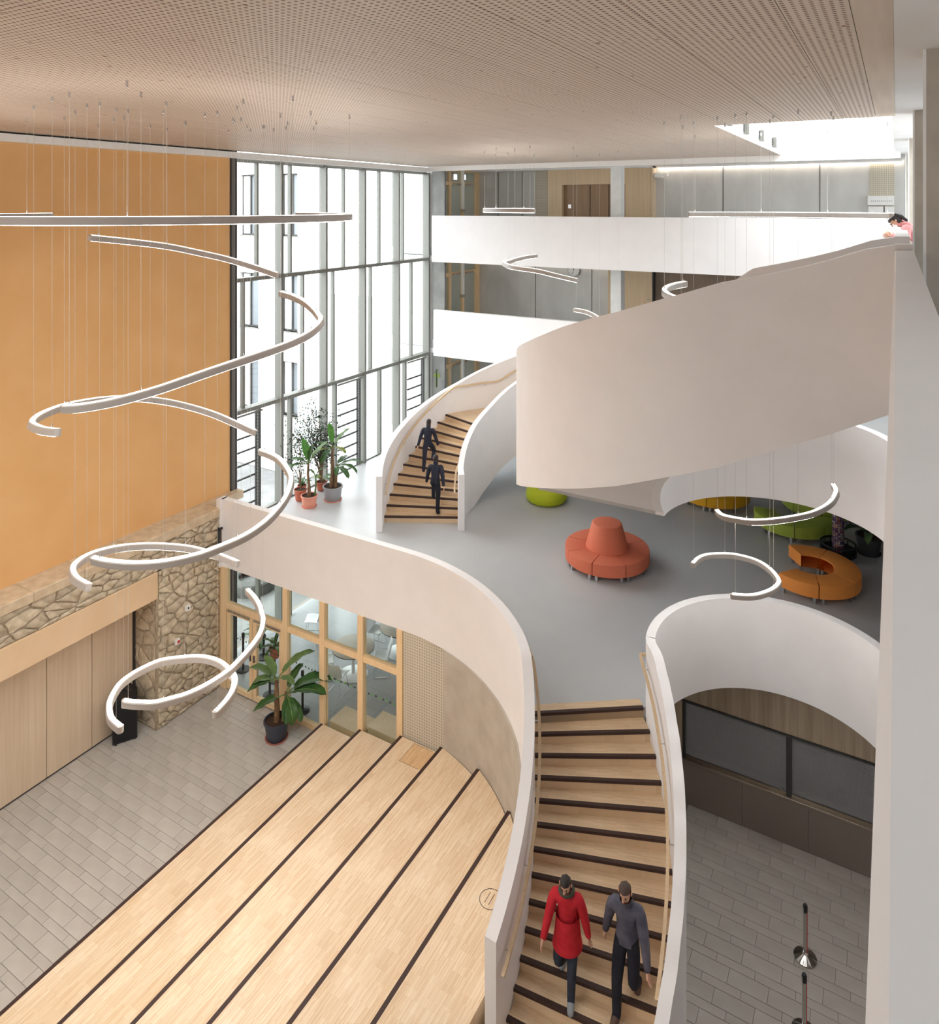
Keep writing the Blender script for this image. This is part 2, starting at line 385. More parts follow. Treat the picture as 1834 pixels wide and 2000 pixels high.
# ---------------------------------------------------------------- outer walls
struct(M().box(-16.6,-16.1,-4,13.95,0,15.2).build('wall_left', MORTAR))
struct(M().box(-16.1,XG,-4,13.95,4.5,CEIL).build('wall_left_orange', ORANGE))
struct(M().box(-16.6,4,-4.2,-4,-.3,15.2).build('wall_rear', WHITE))
struct(M().box(-15.95,-8.2,24,24.2,0,3.1).build('wall_back_ground', CONCG))
struct(M().box(-15.3,4.2,26.9,27.2,3.6,CEIL+.3).build('wall_back', CONCG))
for z0,z1 in ((-.3,11.3),(13.3,15.2)): struct(M().box(4,4.2,-4.2,27.2,z0,z1).build('wall_right', WHITE))
for y0,y1 in ((-4.2,-.8),(2.4,13.8),(18.9,19.5),(24.3,27.2)): struct(M().box(4,4.2,y0,y1,11.3,13.3).build('wall_right', WHITE))
wn = struct(M().box(4.08,4.12,-3,24.3,11.3,11.36).build('window_2', METAL))
for y in (-.3,2.5,5.3,10.9,16.3,21.9): M().box(4.05,4.15,y-.04,y+.04,11.3,13.3).build('mullion', METAL, wn)
M().box(4.09,4.11,-3,24.3,11.36,13.3).build('pane', GLASS, wn)
# trim along the top of the left wall
struct(M().box(XG,XG+.22,-4,23.5,13.70,13.86).build('trim_1', WHITEPAINT))
struct(M().box(XG,XG+.03,-4,13.95,13.86,13.90).build('trim_2', BLACK))
struct(M().box(-15.5,.1,23.42,23.6,13.72,13.9).build('trim_3', WHITEPAINT))
# stone base of the left wall
CAPZ = 4.62
struct(M().box(-16.1,-15.10,-4,13.12,3.74,4.42).build('wall_left_stone', MORTAR))
pier = struct(M().box(-16.1,-15.10,11.2,13.12,0,3.76).build('wall_left_pier', MORTAR))
capw = bpy.data.objects['wall_left_stone']
y = -3.9; 
while y < 13.1:
    ln = R_.uniform(.75,1.3); y1 = min(y+ln,13.1)
    M().cbox(-15.74,-15.02+R_.uniform(-.012,.012),y+.004,y1-.004,4.42,CAPZ+R_.uniform(-.01,.01),.02).build('capstone', CAP, capw); y = y1
M().box(-15.74,-15.45,13.1,14.2,4.42,CAPZ).build('capstone', CAP, capw)
def clip(poly, nx, ny, c):
    out = []
    for i,p in enumerate(poly):
        q = poly[(i+1)%len(poly)]; dp = nx*p[0]+ny*p[1]-c; dq = nx*q[0]+ny*q[1]-c
        if dp <= 0: out.append(p)
        if dp*dq < 0: t = dp/(dp-dq); out.append((p[0]+(q[0]-p[0])*t, p[1]+(q[1]-p[1])*t))
    return out
def stones(u0,u1,v0,v1,du,dv,rnd,inside=None):
    pts = []; v = v0-dv; an = (dv/du)**2
    row = 0
    while v < v1+dv:
        u = u0-du+(row%2)*du/2
        while u < u1+du:
            u_ = (u+rnd.uniform(-.5,.5)*du, v+rnd.uniform(-.5,.5)*dv)
            if rnd.random() > .2: pts.append(u_)
            u += du*rnd.uniform(.75,1.3)
        v += dv; row += 1
    out = []
    for p in pts:
        if not (u0-.15 < p[0] < u1+.15 and v0-.1 < p[1] < v1+.1): continue
        cell = [(u0,v0),(u1,v0),(u1,v1),(u0,v1)]
        for q in pts:
            if q is p or abs(q[0]-p[0]) > 3*du or abs(q[1]-p[1]) > 3*dv: continue
            nx,ny = an*(q[0]-p[0]), (q[1]-p[1]); c = (an*(q[0]**2-p[0]**2)+q[1]**2-p[1]**2)/2
            cell = clip(cell, nx, ny, c)
            if len(cell) < 3: break
        if len(cell) >= 3 and (inside is None or inside(p)): out.append(cell)
    return out
def stone_mesh(cell, place, rnd, joint=.011, proud=.024):
    cx = sum(p[0] for p in cell)/len(cell); cy = sum(p[1] for p in cell)/len(cell)
    a = abs(sum(cell[i][0]*cell[(i+1)%len(cell)][1]-cell[(i+1)%len(cell)][0]*cell[i][1] for i in range(len(cell))))/2
    if a < .006: return None
    ring = []                                            # cut the corners so the stone has an uneven outline
    for i,p in enumerate(cell):
        q = cell[(i+1)%len(cell)]
        for t in (.13,.5,.87):
            kk = rnd.uniform(0,.05) if t == .5 else rnd.uniform(-.01,.03); e = (p[0]+(q[0]-p[0])*t, p[1]+(q[1]-p[1])*t); ring.append((e[0]+(cx-e[0])*kk*2, e[1]+(cy-e[1])*kk*2))
    size = math.sqrt(a)
    def sh(p, d):
        r = math.hypot(p[0]-cx,p[1]-cy); k = max(0,(r-d)/r) if r > 1e-6 else 0; return (cx+(p[0]-cx)*k, cy+(p[1]-cy)*k)
    j = [joint*rnd.uniform(.4,1.7) for _ in ring]; n = len(ring); pr = proud*rnd.uniform(.6,1.25)
    vs = [place(*sh(p,jj),-.03) for p,jj in zip(ring,j)]+[place(*sh(p,jj+size*.03),pr*.75) for p,jj in zip(ring,j)]+[place(*sh(p,jj+size*.16),pr*rnd.uniform(.85,1.15)) for p,jj in zip(ring,j)]+[place(cx,cy,pr*1.05)]
    fs = []
    for r in (0,1):
        for i in range(n): fs.append((r*n+i, r*n+(i+1)%n, (r+1)*n+(i+1)%n, (r+1)*n+i))
    for i in range(n): fs.append((2*n+i, 2*n+(i+1)%n, 3*n))
    return M().add(vs, fs)
rs = random.Random(3)
def lay(cells, place, parent):
    for c in cells:
        m_ = stone_mesh(c, place, rs)
        if m_:
            cx,cy = c[0]; p = place(sum(q[0] for q in c)/len(c), sum(q[1] for q in c)/len(c), 0)
            m_.build('stone', STONE, parent, smooth=40, loc=p)
face = lambda u,v,d: (-15.085+d, u, v)
lay(stones(5.2,11.45,3.77,4.41,.40,.19,rs), face, capw)
lay(stones(11.42,13.06,3.77,4.41,.32,.17,rs), face, pier)
lay(stones(11.24,13.06,.02,3.76,.28,.19,rs), face, pier)
side = lambda u,v,d: (u, 11.215-d, v)
lay([c[::-1] for c in []]+stones(-15.86,-15.12,.02,3.12,.34,.26,rs), side, pier)
# lintel and the wooden folding panels below it
struct(M().cbox(-16.05,-15.06,-4,11.22,3.13,3.76,.012).build('trim_4', BEIGE))
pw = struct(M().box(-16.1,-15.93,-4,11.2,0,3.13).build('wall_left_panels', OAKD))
y = 11.14
for k in range(9):
    M().cbox(-15.95,-15.88,y-1.025,y-.008,.03,3.12,.004).build('panel', OAK, pw, loc=(-15.9,y-1.025,0)); y -= 1.033
struct(M().box(-15.93,-15.895,-4,11.2,0,.03).build('baseboard_left', BLACK))
struct(M().box(-15.93,-15.86,11.145,11.2,.0,3.13).build('trim_5', METALD))
# ---------------------------------------------------------------- ceiling of perforated spruce panels, with the skylight opening
ce = struct(M().box(-16.1,-2.99,1.0,27.2,13.95,14.15).box(-16.1,-15,-4,1.0,13.95,14.15).box(-15,-4.6,-4,-3.74,13.95,14.15).box(-4.6,-.02,-4,1.0,13.95,14.15).box(-2.99,-.02,1.0,14.11,13.95,14.15).box(-2.99,-.02,24.24,27.2,13.95,14.15).build('ceiling', CONCG))
XJ = [-.30,-.77]+[-.77-.975*k for k in range(1,16)]+[-15.68]
YJ = [1.05,3.05,12.55,22.1,23.42]
for a,b in zip(XJ,XJ[1:]):
    for y0,y1 in zip(YJ,YJ[1:]):
        x0,x1 = b+.004,a-.004; ys = [(x0,x1,y0+.004,y1-.004)]
        if y1 > 14.15 and x1 > -2.95:
            ys = [(x0,x1,y0+.004,14.15)] if y0 < 14 else []
            if x0 < -2.96: ys += [(x0,-2.95,max(y0,14.15),y1-.004)]
            elif b > -2.95 and y1 > 24: pass
        for q in ys: M().box(q[0],q[1],q[2],q[3],13.9,13.945).build('panel', PERF, ce)
for y0,y1 in ((1.05,3.05),(3.05,12.55),(12.55,14.15)): M().box(-.298,-.022,y0+.004,y1-.004,13.9,13.945).build('panel', SPRUCE, ce)
# skylight shaft and glazing, with small fittings along its left side
sk = struct(M().box(-2.99,-2.95,14.11,24.2,13.95,14.7).box(-.06,-.02,14.15,24.2,13.9,14.7).box(-2.99,-.02,14.11,14.15,13.95,14.7).box(-2.99,-.02,24.2,24.24,13.95,14.7).build('wall_skylight', WHITEPAINT))
wk = struct(M().box(-2.99,.02,14.1,14.2,14.6,14.7).build('window_3', WHITEPAINT))
for y in (16.6,19.1,21.6): M().box(-2.95,-.02,y-.04,y+.04,14.55,14.7).build('glazing_bar', WHITEPAINT, wk)
M().box(-2.95,-.02,14.2,24.2,14.64,14.66).build('pane', GLASS, wk)
# plaster ceiling of the gallery and the back corridor
struct(M().box(-.02,4,-4,27.2,13.9,14.2).build('ceiling', PLASTER))
struct(M().box(-15.6,-.02,23.6,27.2,13.86,13.94).build('ceiling', PLASTER))
struct(M().box(-15.6,-7.7,26.2,26.9,13.8,13.86).build('trim_6', PLASTER))
hr = struct(M().box(-15.04,-15,-3.74,1.0,13.9,14.7).box(-4.6,-4.56,-3.74,1.0,13.9,14.7).box(-15.04,-4.56,.96,1.0,13.9,14.7).box(-15.04,-4.56,-3.78,-3.74,13.9,14.7).build('wall_added_rooflight', WHITEPAINT))  # rooflight added out of view behind the camera to brighten the hall
wr = struct(M().box(-15,-4.6,-1.4,-1.3,14.58,14.7).build('window_8', WHITEPAINT))
for x in (-12.1,-9.3,-6.4): M().box(x-.04,x+.04,-3.74,.96,14.58,14.7).build('glazing_bar', WHITEPAINT, wr)
M().box(-15,-4.6,-3.74,.96,14.64,14.66).build('pane', GLASS, wr)
struct(M().box(-16.6,-2.99,1.0,27.2,14.15,14.4).box(-16.6,-15.04,-4.2,1.0,14.15,14.4).box(-15.04,-4.56,-4.2,-3.78,14.15,14.4).box(-4.56,4.2,-4.2,1.0,14.2,14.4).box(-2.99,4.2,1.0,14.11,14.2,14.4).box(.02,4.2,14.11,27.2,14.2,14.4).box(-2.99,.02,24.24,27.2,14.2,14.4).build('roof', CONCG))
# ---------------------------------------------------------------- concrete columns along the gallery
for y,lbl in ((8.25,0),(13.45,0),(19.0,0),(24.6,0)):
    c = struct(M().cbox(.245,.75,y,y+.5,L3,13.9,.001).build('column', CONC))
    M().box(.22,.245,y-.0,y+.02,L3,13.9).build('edge_strip', WHITEPAINT, c)
struct(M().box(.245,.33,13.95,24.5,L3,11.35).build('wall_gallery_sill', WHITE))
# ---------------------------------------------------------------- curtain wall of the hall (left, far end)
cw = struct(M().box(-15.98,XG+.03,13.95,14.18,.0,13.9).build('window_1', METALD))
def mull(y, wd, x0, x1, z0, z1, name='mullion', m=METAL): return M().box(x0,x1,y-wd,y,z0,z1).build(name, m, cw)
MAIN = [15.98,17.93,19.90,21.88,23.86]
for y in MAIN: mull(y,.085,-15.98,XG,0,13.68)
ZT = (6.66, 10.33)
# transoms between mullions, thin sub-mullions staggered tier by tier
prev = 14.18
bays = []
for y in MAIN: bays.append((prev, y-.085)); prev = y
for a,b in bays:
    for z in ZT: M().box(-15.98,XG-.02,a,b,z-.055,z+.055).build('transom', METAL, cw)
    M().box(-15.98,-15.8,a,b,L1-.5,L1+.04).build('transom', METAL, cw)
    M().box(-15.98,-15.8,a,b,13.62,13.72).build('transom', METAL, cw)
UP = [15.13,16.47,18.95,20.89,22.33]; MID = [14.62,17.01,18.43,20.40,22.88]; BOT = [15.2,16.47,18.52,20.92,22.46]
def panes(a, b, sub, z0, z1):
    for p,q in ((a,sub-.06),(sub,b)):
        M().box(-15.93,-15.915,p+.01,q-.01,z0+.01,z1-.01).build('pane', GLASS, cw)
for (a,b),u,mi,bo in zip(bays,UP,MID,BOT):
    mull(u,.06,-15.97,-15.84,ZT[1]+.055,13.62); panes(a,b,u,ZT[1]+.055,13.62)
    mull(mi,.06,-15.97,-15.84,ZT[0]+.055,ZT[1]-.055); panes(a,b,mi,ZT[0]+.055,ZT[1]-.055)
    mull(bo,.08,-15.97,-15.82,L1+.04,ZT[0]-.055); panes(a,b,bo,L1+.04,ZT[0]-.055)
    if a < 21: mull(bo,.08,-15.97,-15.84,0,L1-.5); panes(a,b,bo,0.05,L1-.5)
# guard rails of horizontal rods in the opening bays, with a narrow mesh strip beside them
def guard(y0, y1):
    for z in (4.0,4.38,4.76,5.14,5.52,5.90): M().tube([(-15.8,y0,z),(-15.8,y1,z)],.028,6).build('rod', METALD, cw)
    M().tube([(-15.72,y0-.1,6.55),(-15.72,y1+.2,6.55)],.028,8).build('rail', METAL, cw)
    for y in (y1+.02,y1+.15): M().box(-15.83,-15.77,y,y+.03,L1+.04,6.5).build('post', METALD, cw)
    k = M()
    for i in range(30):
        z = L1+.06+i*.096; k.tube([(-15.8,y1+.05,z),(-15.8,y1+.15,z+.09)],.006,4).tube([(-15.8,y1+.15,z),(-15.8,y1+.05,z+.09)],.006,4)
    o = k.build('mesh_strip', METALD, cw); o['kind'] = 'stuff'
guard(14.2,14.95); guard(18.54,19.5); guard(22.48,23.4)
# ---------------------------------------------------------------- timber and glass screen under the first gallery
ts = struct(M().box(-15.12,-14.86,13.08,13.22,0,3.1).build('window_4', TIMBER))
TX = [-14.86,-12.82,-11.64,-10.50,-9.41]
for x in TX[1:]: M().box(x-.075,x+.075,13.08,13.22,0,3.1).build('post', TIMBER, ts)
for a,b in zip(TX,TX[1:]):
    a2 = a+.075 if a > -14.8 else a; b2 = b-.075
    M().box(a2,b2,13.09,13.21,2.08,2.22).build('rail', TIMBER, ts)
    M().box(a2,b2,13.15,13.165,2.22,3.1).build('pane', GLASSG, ts)
    if a > -14.8:
        M().box(a2,b2,13.09,13.21,0,.12).build('rail', TIMBER, ts); M().box(a2,b2,13.15,13.165,.12,2.08).build('pane', GLASSG, ts)
M().box(-9.335,-8.24,13.12,13.16,0,3.1).build('perforated_panel', PERFW, ts)
# dots on the panes at eye height
dk = mat('dark_dots', rgb(50,70,56), .6); dg = mat('green_dots', rgb(104,178,84), .6)
for i,x in enumerate([-14.6+.1*k for k in range(51)]):
    if any(abs(x-t) < .12 for t in TX): continue
    r = .018 if x > -11.6 else .014
    (M().box(x-r,x+r,13.14,13.149,1.36,1.36+2*r) if i%3 else M().lathe([(1e-4,0),(r,0)],10,(0,0,0)).box(x-r*1.2,x+r*1.2,13.14,13.149,1.37,1.37+2*r)).build('dot', dk if (x < -11.4 or i%2) else dg, ts)
dr = [ (-14.84,-13.93), (-13.91,-12.90)]
for a,b in dr:                                            # double door, each leaf with its pane, closer and lock
    d_ = struct(M().box(a,a+.11,13.09,13.18,.03,2.08).box(b-.11,b,13.09,13.18,.03,2.08).box(a+.11,b-.11,13.09,13.18,.03,.15).box(a+.11,b-.11,13.09,13.18,1.96,2.08).build('door_1' if a < -14 else 'door_2', TIMBER))
    M().box(a+.11,b-.11,13.13,13.145,.15,1.96).build('pane', GLASSG, d_)
    M().box(a+.06,b-.06,13.05,13.09,2.03,2.075).build('closer_rail', CHROME, d_)
    hx = b-.055 if a < -14 else a+.055
    M().box(hx-.015,hx+.015,13.06,13.09,1.0,1.16).build('lock_plate', METALD, d_)
    M().tube([(hx,13.09,1.08),(hx,13.04,1.08),(hx-.1 if a < -14 else hx+.1,13.04,1.08)],.009,6).build('handle', CHROME, d_)
# ---------------------------------------------------------------- fair-faced concrete wall curving under the first gallery
A = [(-8.24,13.07),(CA[0]+1.2,13.02)]
cwall = [(-8.24,13.06)]+arc(CA,4.55,76,-6,30)
struct(M().ribbon(off(cwall,.22), cwall, [3.1 if q[1] > 11.3 else max(.6, 3.1-(11.3-q[1])*.62) for q in cwall], [0]*len(cwall)).build('wall_curved_concrete', CONC, smooth=30))
# ---------------------------------------------------------------- seating steps
seat = thing('seating_steps', 'broad timber seating steps with dark nosings rising beside the curved concrete wall', 'steps', (-8.5,8,0))
XS = [-11.64,-10.505,-9.37,-8.24,-7.11,-5.98,-4.86]
for k in range(6):
    x0,x1 = XS[k],XS[k+1]; z = .27*(k+1); xs = [x0+(x1-x0)*i/10 for i in range(11)]
    yl = lambda x: 13.07 if x < -8.25 else min(13.05, CA[1]+math.sqrt(max(4.53**2-(x-CA[0])**2,0.01)))
    z_ = z-.02
    M().prism([(x0,1.5),(x1,1.5)]+[(x,yl(x)) for x in xs[::-1]], 0, z).build('step', BAMBOO, seat, loc=(x0,7,0))
    M().box(x0-.012,x0+.055,1.5,yl(x0+.03),z-.05,z+.004).build('nosing', NOSE, seat)
M().box(-8.98,-8.5,12.47,12.475,.809,.8125).box(-8.98,-8.5,13.03,13.035,.809,.8125).box(-8.98,-8.975,12.47,13.035,.809,.8125).build('hatch_joint', NOSE, seat)
hl = strip_wood('hatch_wood', rgb(236,208,170), rgb(218,182,136), (.95,.9,.86,1)); M().box(-8.97,-8.3,12.48,13.025,.8,.8115).build('hatch', hl, seat)
M().lathe([(.17,0),(.178,.0),(.178,.003),(.17,.003)],36,(-5.45,10.0,1.62)).build('floor_outlet', NOSE, seat)
for dx in (-.04,.03): M().box(-5.47+dx,-5.462+dx,9.9,10.1,1.62,1.6225).build('outlet_slot', NOSE, seat)
# ---------------------------------------------------------------- serving counter with roller shutters
kt = struct(M().box(-4.1,4,15.46,15.7,2.1,3.1).build('wall_serving', OAKG))
struct(M().box(-4.1,-3.86,15.38,15.7,0,2.1).build('wall_serving', OAKG))
ct = thing('serving_counter', 'long dark brown serving counter with closed roller shutters below oak cladding', 'counter', (-2,15.5,0))
CDK = mat('dark_brown_front', rgb(132,120,114), .45); STL = mat('counter_steel', rgb(168,158,146), .28, .9); SHT = mat('shutter_slat', rgb(158,155,156), .35, .2)
for k in range(4): M().cbox(-3.86+k*1.2,-3.865+(k+1)*1.2,15.4,15.46,0,.86,.003).build('front_panel', CDK, ct)
M().box(-3.86,2.6,15.46,15.9,0,.84).build('body', CDK, ct); M().cbox(-3.86,2.6,15.39,15.72,.86,.9,.006).build('worktop', STL, ct)
for x0,x1 in ((-3.80,-1.86),(-1.76,.2)):
    sh = bpy.data.objects.new('shutter', None); COL.objects.link(sh); sh.parent = ct; POS[sh.name] = POS[ct.name]
    first = None; n = 30; hh = (2.06-.95)/n
    for i in range(n):
        z = .95+i*hh
        if first is None: first = M().add([(x0,15.50,z),(x1,15.50,z),(x1,15.462,z+hh*.5),(x0,15.462,z+hh*.5),(x1,15.50,z+hh*.62),(x0,15.50,z+hh*.62)],[(0,1,2,3),(3,2,4,5),(0,5,4,1)]).build('slat', SHT, sh)
        else: o = copy_obj(first, sh, (0,0,i*hh))
    M().box(x0,x1,15.465,15.52,.9,.95).build('bottom_bar', STL, sh)
M().box(-1.86,-1.76,15.44,15.54,.9,2.1).build('guide_post', METALD, ct); M().box(-3.86,-3.80,15.44,15.54,.9,2.1).build('guide_post', METALD, ct)
M().box(-3.86,2.6,15.43,15.54,2.06,2.1).build('head_rail', METALD, ct)
M().box(-1.98,-1.9,15.45,15.47,.97,1.0).build('lock', CHROME, ct)
# ---------------------------------------------------------------- staircases
def rail_thing(pts, parent, brackets, wx=.045, wz=.045, m=None):
    pts = spline(pts, 4); k = M()
    h = bpy.data.objects.new('handrail', None); 
    mm = M(); n = len(pts); kk = 0
    for i,p in enumerate(pts):
        d_ = (pts[min(i+1,n-1)]-pts[max(i-1,0)]).normalized(); x = d_.cross(Vector((0,0,1))).normalized()*wx/2; z = x.cross(d_).normalized()*wz/2
        mm.v += [tuple(p-x-z),tuple(p+x-z),tuple(p+x+z),tuple(p-x+z)]
        if i:
            a = 4*(i-1); b = a+4
            for q in range(4): mm.f.append((a+q,a+(q+1)%4,b+(q+1)%4,b+q))
    mm.f += [(3,2,1,0),(4*n-4,4*n-3,4*n-2,4*n-1)]
    rl = mm.build('handrail', m or OAKF, parent, smooth=40)
    for (a,b) in brackets:
        a = Vector(a); b = Vector(b); M().tube([a,(a[0],a[1],b[2]),b],.009,6).build('bracket', CHROME, rl)
    return rl
# lower stair: ground floor to first floor
s0 = thing('staircase', 'curved timber staircase with dark nosings between white walls, down from the first floor', 'staircase', (-3.9,10.5,0))
for k in range(0,21):
    l,r,ph = st0(k); z = L1-k*RIS
    if k == 0:
        ux,uy = -math.sin(ph)*.22, math.cos(ph)*.22; lb,rb = (l[0]+ux,l[1]+uy),(r[0]+ux,r[1]+uy); zz0 = z-.3
    else: lb,rb,_ = st0(k-1); zz0 = z-.3
    if k == 0: zt_ = z+.004
    else: zt_ = z
    M().prism([l,r,rb,lb], max(zz0,0), zt_).build('step', STEPW, s0, loc=(l[0],l[1],z), rotz=ph)
    n_ = (math.sin(ph), -math.cos(ph)); e = M()
    fr = lambda p,d: (p[0]+n_[0]*d, p[1]+n_[1]*d)
    e.prism([fr(l,.014),fr(r,.014),fr(r,-.05),fr(l,-.05)], z-.042, zt_+.004).build('nosing', NOSE, s0)
ths = [38.2-i*1.8 for i in range(24)]                     # left wall, on the circle of the first gallery edge
ths = [t for t in ths if t >= -1.6]
zt = [min(4.83, L1-RIS*(38.2-t)/3+1.47) for t in ths]; zb = [max(.0, 3.1-(38.2-t)*.075) for t in ths]
pt_ = lambda r: [(CA[0]+r*math.cos(math.radians(t)), CA[1]+r*math.sin(math.radians(t))) for t in ths]
M().ribbon(pt_(4.76), pt_(4.59), zt, zb).build('side_wall', WHITE, s0, smooth=35)
# right wall, swinging out of the rim of the round opening
Rp = [st0(k)[1] for k in range(1,21)]
path = [Vector((p[0],p[1],0)) for p in [(CB[0]+2.08*math.cos(math.radians(192)), CB[1]+2.08*math.sin(math.radians(192)))]]+[Vector((st0(k)[1][0],st0(k)[1][1],0)) for k in (.5,1.5,3,4.5,6,7.5,9,10.5,12,13.5,15,16.5,18,20)]
path = [(p.x,p.y) for p in spline(path,4)]
def kof(p):
    best = min(range(0,81), key=lambda i: (st0(i/4)[1][0]-p[0])**2+(st0(i/4)[1][1]-p[1])**2); return best/4
kz = [kof(p) for p in path]
zt = [min(4.83, L1-RIS*k+1.47) for k in kz]; zb = [max(0, 3.1-k*.75) for k in kz]
M().ribbon(path, off(path,.16), zt, zb).build('side_wall', WHITE, s0, smooth=35)
lp = [(CA[0]+4.84*math.cos(math.radians(t)), CA[1]+4.84*math.sin(math.radians(t)), L1-RIS*max((38.2-t)/3-.6,-.2)+.92) for t in [42.5,40,36,30,24,18,12,6,1,-1]]
lp = [(lp[0][0]-.08*math.cos(math.radians(42.5)), lp[0][1]-.08*math.sin(math.radians(42.5)), lp[0][2])]+lp
rail_thing(lp, s0, [((CA[0]+4.84*math.cos(math.radians(t)), CA[1]+4.84*math.sin(math.radians(t)), L1-RIS*((38.2-t)/3-.6)+.90),(CA[0]+4.76*math.cos(math.radians(t)), CA[1]+4.76*math.sin(math.radians(t)), L1-RIS*((38.2-t)/3-.6)+.84)) for t in (38,29,20,11,2)])
op = off(path,-.09); rp = [(op[i][0],op[i][1],min(L1+.95, L1-RIS*(kz[i]-.6)+.92)) for i in range(2,len(path)-20,3)]
rp = [(path[2][0]-.0,path[2][1],rp[0][2])]+rp
rail_thing(rp, s0, [((op[i][0],op[i][1],min(L1+.93, L1-RIS*(kz[i]-.6)+.9)),(path[i][0],path[i][1],min(L1+.87, L1-RIS*(kz[i]-.6)+.84))) for i in range(5,len(path)-20,9)])
# middle stair: first to second floor
s1 = thing('staircase', 'curved staircase with two dark-clothed people climbing from the grey floor beside the glass wall', 'staircase', (-11,18,L1))
TH = [208.3-4.33*(k-1) for k in range(1,13)]; TH2 = [133-4.33*(k-13) for k in range(13,22)]
def pol(c,r,t): return (c[0]+r*math.cos(math.radians(t)), c[1]+r*math.sin(math.radians(t)))
ALL = [(k,t) for k,t in zip(range(1,13),TH)]+[(k,t) for k,t in zip(range(13,22),TH2)]
for i,(k,t) in enumerate(ALL):
    z = L1+k*RIS; t2 = ALL[i+1][1] if i+1 < len(ALL) else 93
    n = 1 if t-t2 < 6 else 6
    poly = arc(CE,4.55,t,t2,n)+arc(CE,2.5,t2,t,n); o0 = pol(CE,2.5,t); ph = math.radians(t)
    M().prism(poly, max(L1 if k < 4 else 0, z-.3), z).build('step', STEPW, s1, loc=(o0[0],o0[1],z), rotz=ph)
    a,b = pol(CE,4.55,t),pol(CE,2.5,t); n_ = (math.sin(ph), -math.cos(ph))
    fr = lambda p,d: (p[0]-n_[0]*d, p[1]-n_[1]*d)
    M().prism([fr(a,.014),fr(b,.014),fr(b,-.05),fr(a,-.05)], z-.042, z+.004).build('nosing', NOSE, s1)
LT = [(216,5.1),(205,5.35),(199,5.47),(186,5.76),(169,6.2),(154,6.57),(144,6.88),(134,7.16),(128,7.32),(98,8.2),(93,8.43)]
RT = [(219.5,5.12),(205,5.2),(190,5.62),(177,5.98),(161,6.35),(149,6.70),(139,6.96),(98,8.1),(93,8.43)]
RB = [(219.5,3.6),(190,3.6),(179,3.64),(163,4.05),(152,4.41),(139,4.74),(98,6.2),(93,6.6)]
ts_ = [216-3*i for i in range(42)]; ts_ = [t for t in ts_ if t >= 93]
M().ribbon([pol(CE,4.72,t) for t in ts_],[pol(CE,4.55,t) for t in ts_],[lerp(t,LT) for t in ts_],[max(L1,lerp(t,LT)-1.95) if t < 190 else L1 for t in ts_]).build('side_wall', WHITE, s1, smooth=35)
ts_ = [219.5-3*i for i in range(43)]; ts_ = [t for t in ts_ if t >= 93]
M().ribbon([pol(CE,2.5,t) for t in ts_],[pol(CE,2.34,t) for t in ts_],[lerp(t,RT) for t in ts_],[lerp(t,RB) for t in ts_]).build('side_wall', WHITE, s1, smooth=35)
sof = M(); tt = [190-4*i for i in range(25)]; tt = [t for t in tt if t > 93]
for t in tt:
    z = lerp(t,RB)+.06; a,b = pol(CE,4.6,t),pol(CE,2.42,t); sof.v += [(a[0],a[1],z),(b[0],b[1],z)]
sof.f = [(2*i,2*i+1,2*i+3,2*i+2) for i in range(len(tt)-1)]
sof.build('soffit', WHITE, s1, smooth=60)
RL = [(214,L1+.95),(208,L1+1.0),(190,L1+4*RIS+1.0),(157,L1+12*RIS+.86),(153,L1+12*RIS+.84),(136,L1+12*RIS+.88),(130,L1+13.2*RIS+.92),(112,L1+17.5*RIS+.95),(96,L2+.92)]
rl1 = [(*pol(CE,4.46,t), lerp(t,RL)) for t in (214,208,200,190,180,170,160,156,152,144,136,132,124,112,96)]
rail_thing(rl1, s1, [((*pol(CE,4.46,t), lerp(t,RL)-.02),(*pol(CE,4.55,t), lerp(t,RL)-.08)) for t in (206,188,170,159,150,142,132,120)])
rl2 = [(*pol(CE,2.59,t), lerp(t,RL)-(.0 if t > 198 else .2)) for t in (215,208,200,190,180,170,160,150,140,130,112,96)]
rail_thing(rl2, s1, [((*pol(CE,2.59,t), lerp(t,RL)-(.02 if t > 198 else .22)),(*pol(CE,2.5,t), lerp(t,RL)-(.08 if t > 198 else .28))) for t in (206,186,166,146,126)])
# upper stair: second to third floor
s2 = thing('staircase', 'tall smooth white outer wall of the upper staircase curving up to the top gallery', 'staircase', (-4.5,10.5,L2))
seq = [(t,None) for t in range(180,271,3)]+[(270,x) for x in (-1.5,-1.1,-.7,-.3,-.016)]
def pu(r, t, x): return pol(CD,r,t) if x is None else (x, CD[1]-r)
sl = lambda t,x: t if x is None else 270+(x-CD[0])*14.5
TT = [(180,9.2),(209,9.90),(213,10.02),(223,10.25),(231,10.46),(238.6,10.67),(246,10.86),(252,11.0),(261.5,11.25),(270,11.47),(278,11.60),(286,11.76),(293,11.94),(297,11.985)]
TB = [(180,6.74),(209,7.59),(223,7.95),(231,8.16),(242,8.44),(252,8.71),(261.5,9.01),(270,9.27),(278,9.54),(286,9.80),(297,10.2)]
po = [pu(4.38,t,x) for t,x in seq]; pi_ = [pu(4.21,t,x) for t,x in seq]
tv = [sl(t,x) for t,x in seq]
M().ribbon(pi_, po, [lerp(q,TT) for q in tv],[lerp(q,TB) for q in tv]).build('side_wall', WHITE, s2, smooth=35)
M().ribbon([pu(1.86,t,x) for t,x in seq],[pu(2.02,t,x) for t,x in seq],[min(11.985,lerp(q,TT)) for q in tv],[lerp(q,TB) for q in tv]).build('side_wall', WHITE, s2, smooth=35)
so = M()
for (t,x),q in zip(seq,tv):
    z = lerp(q,TB)+.005; a,b = pu(4.3,t,x),pu(1.95,t,x); so.v += [(a[0],a[1],z),(b[0],b[1],z)]
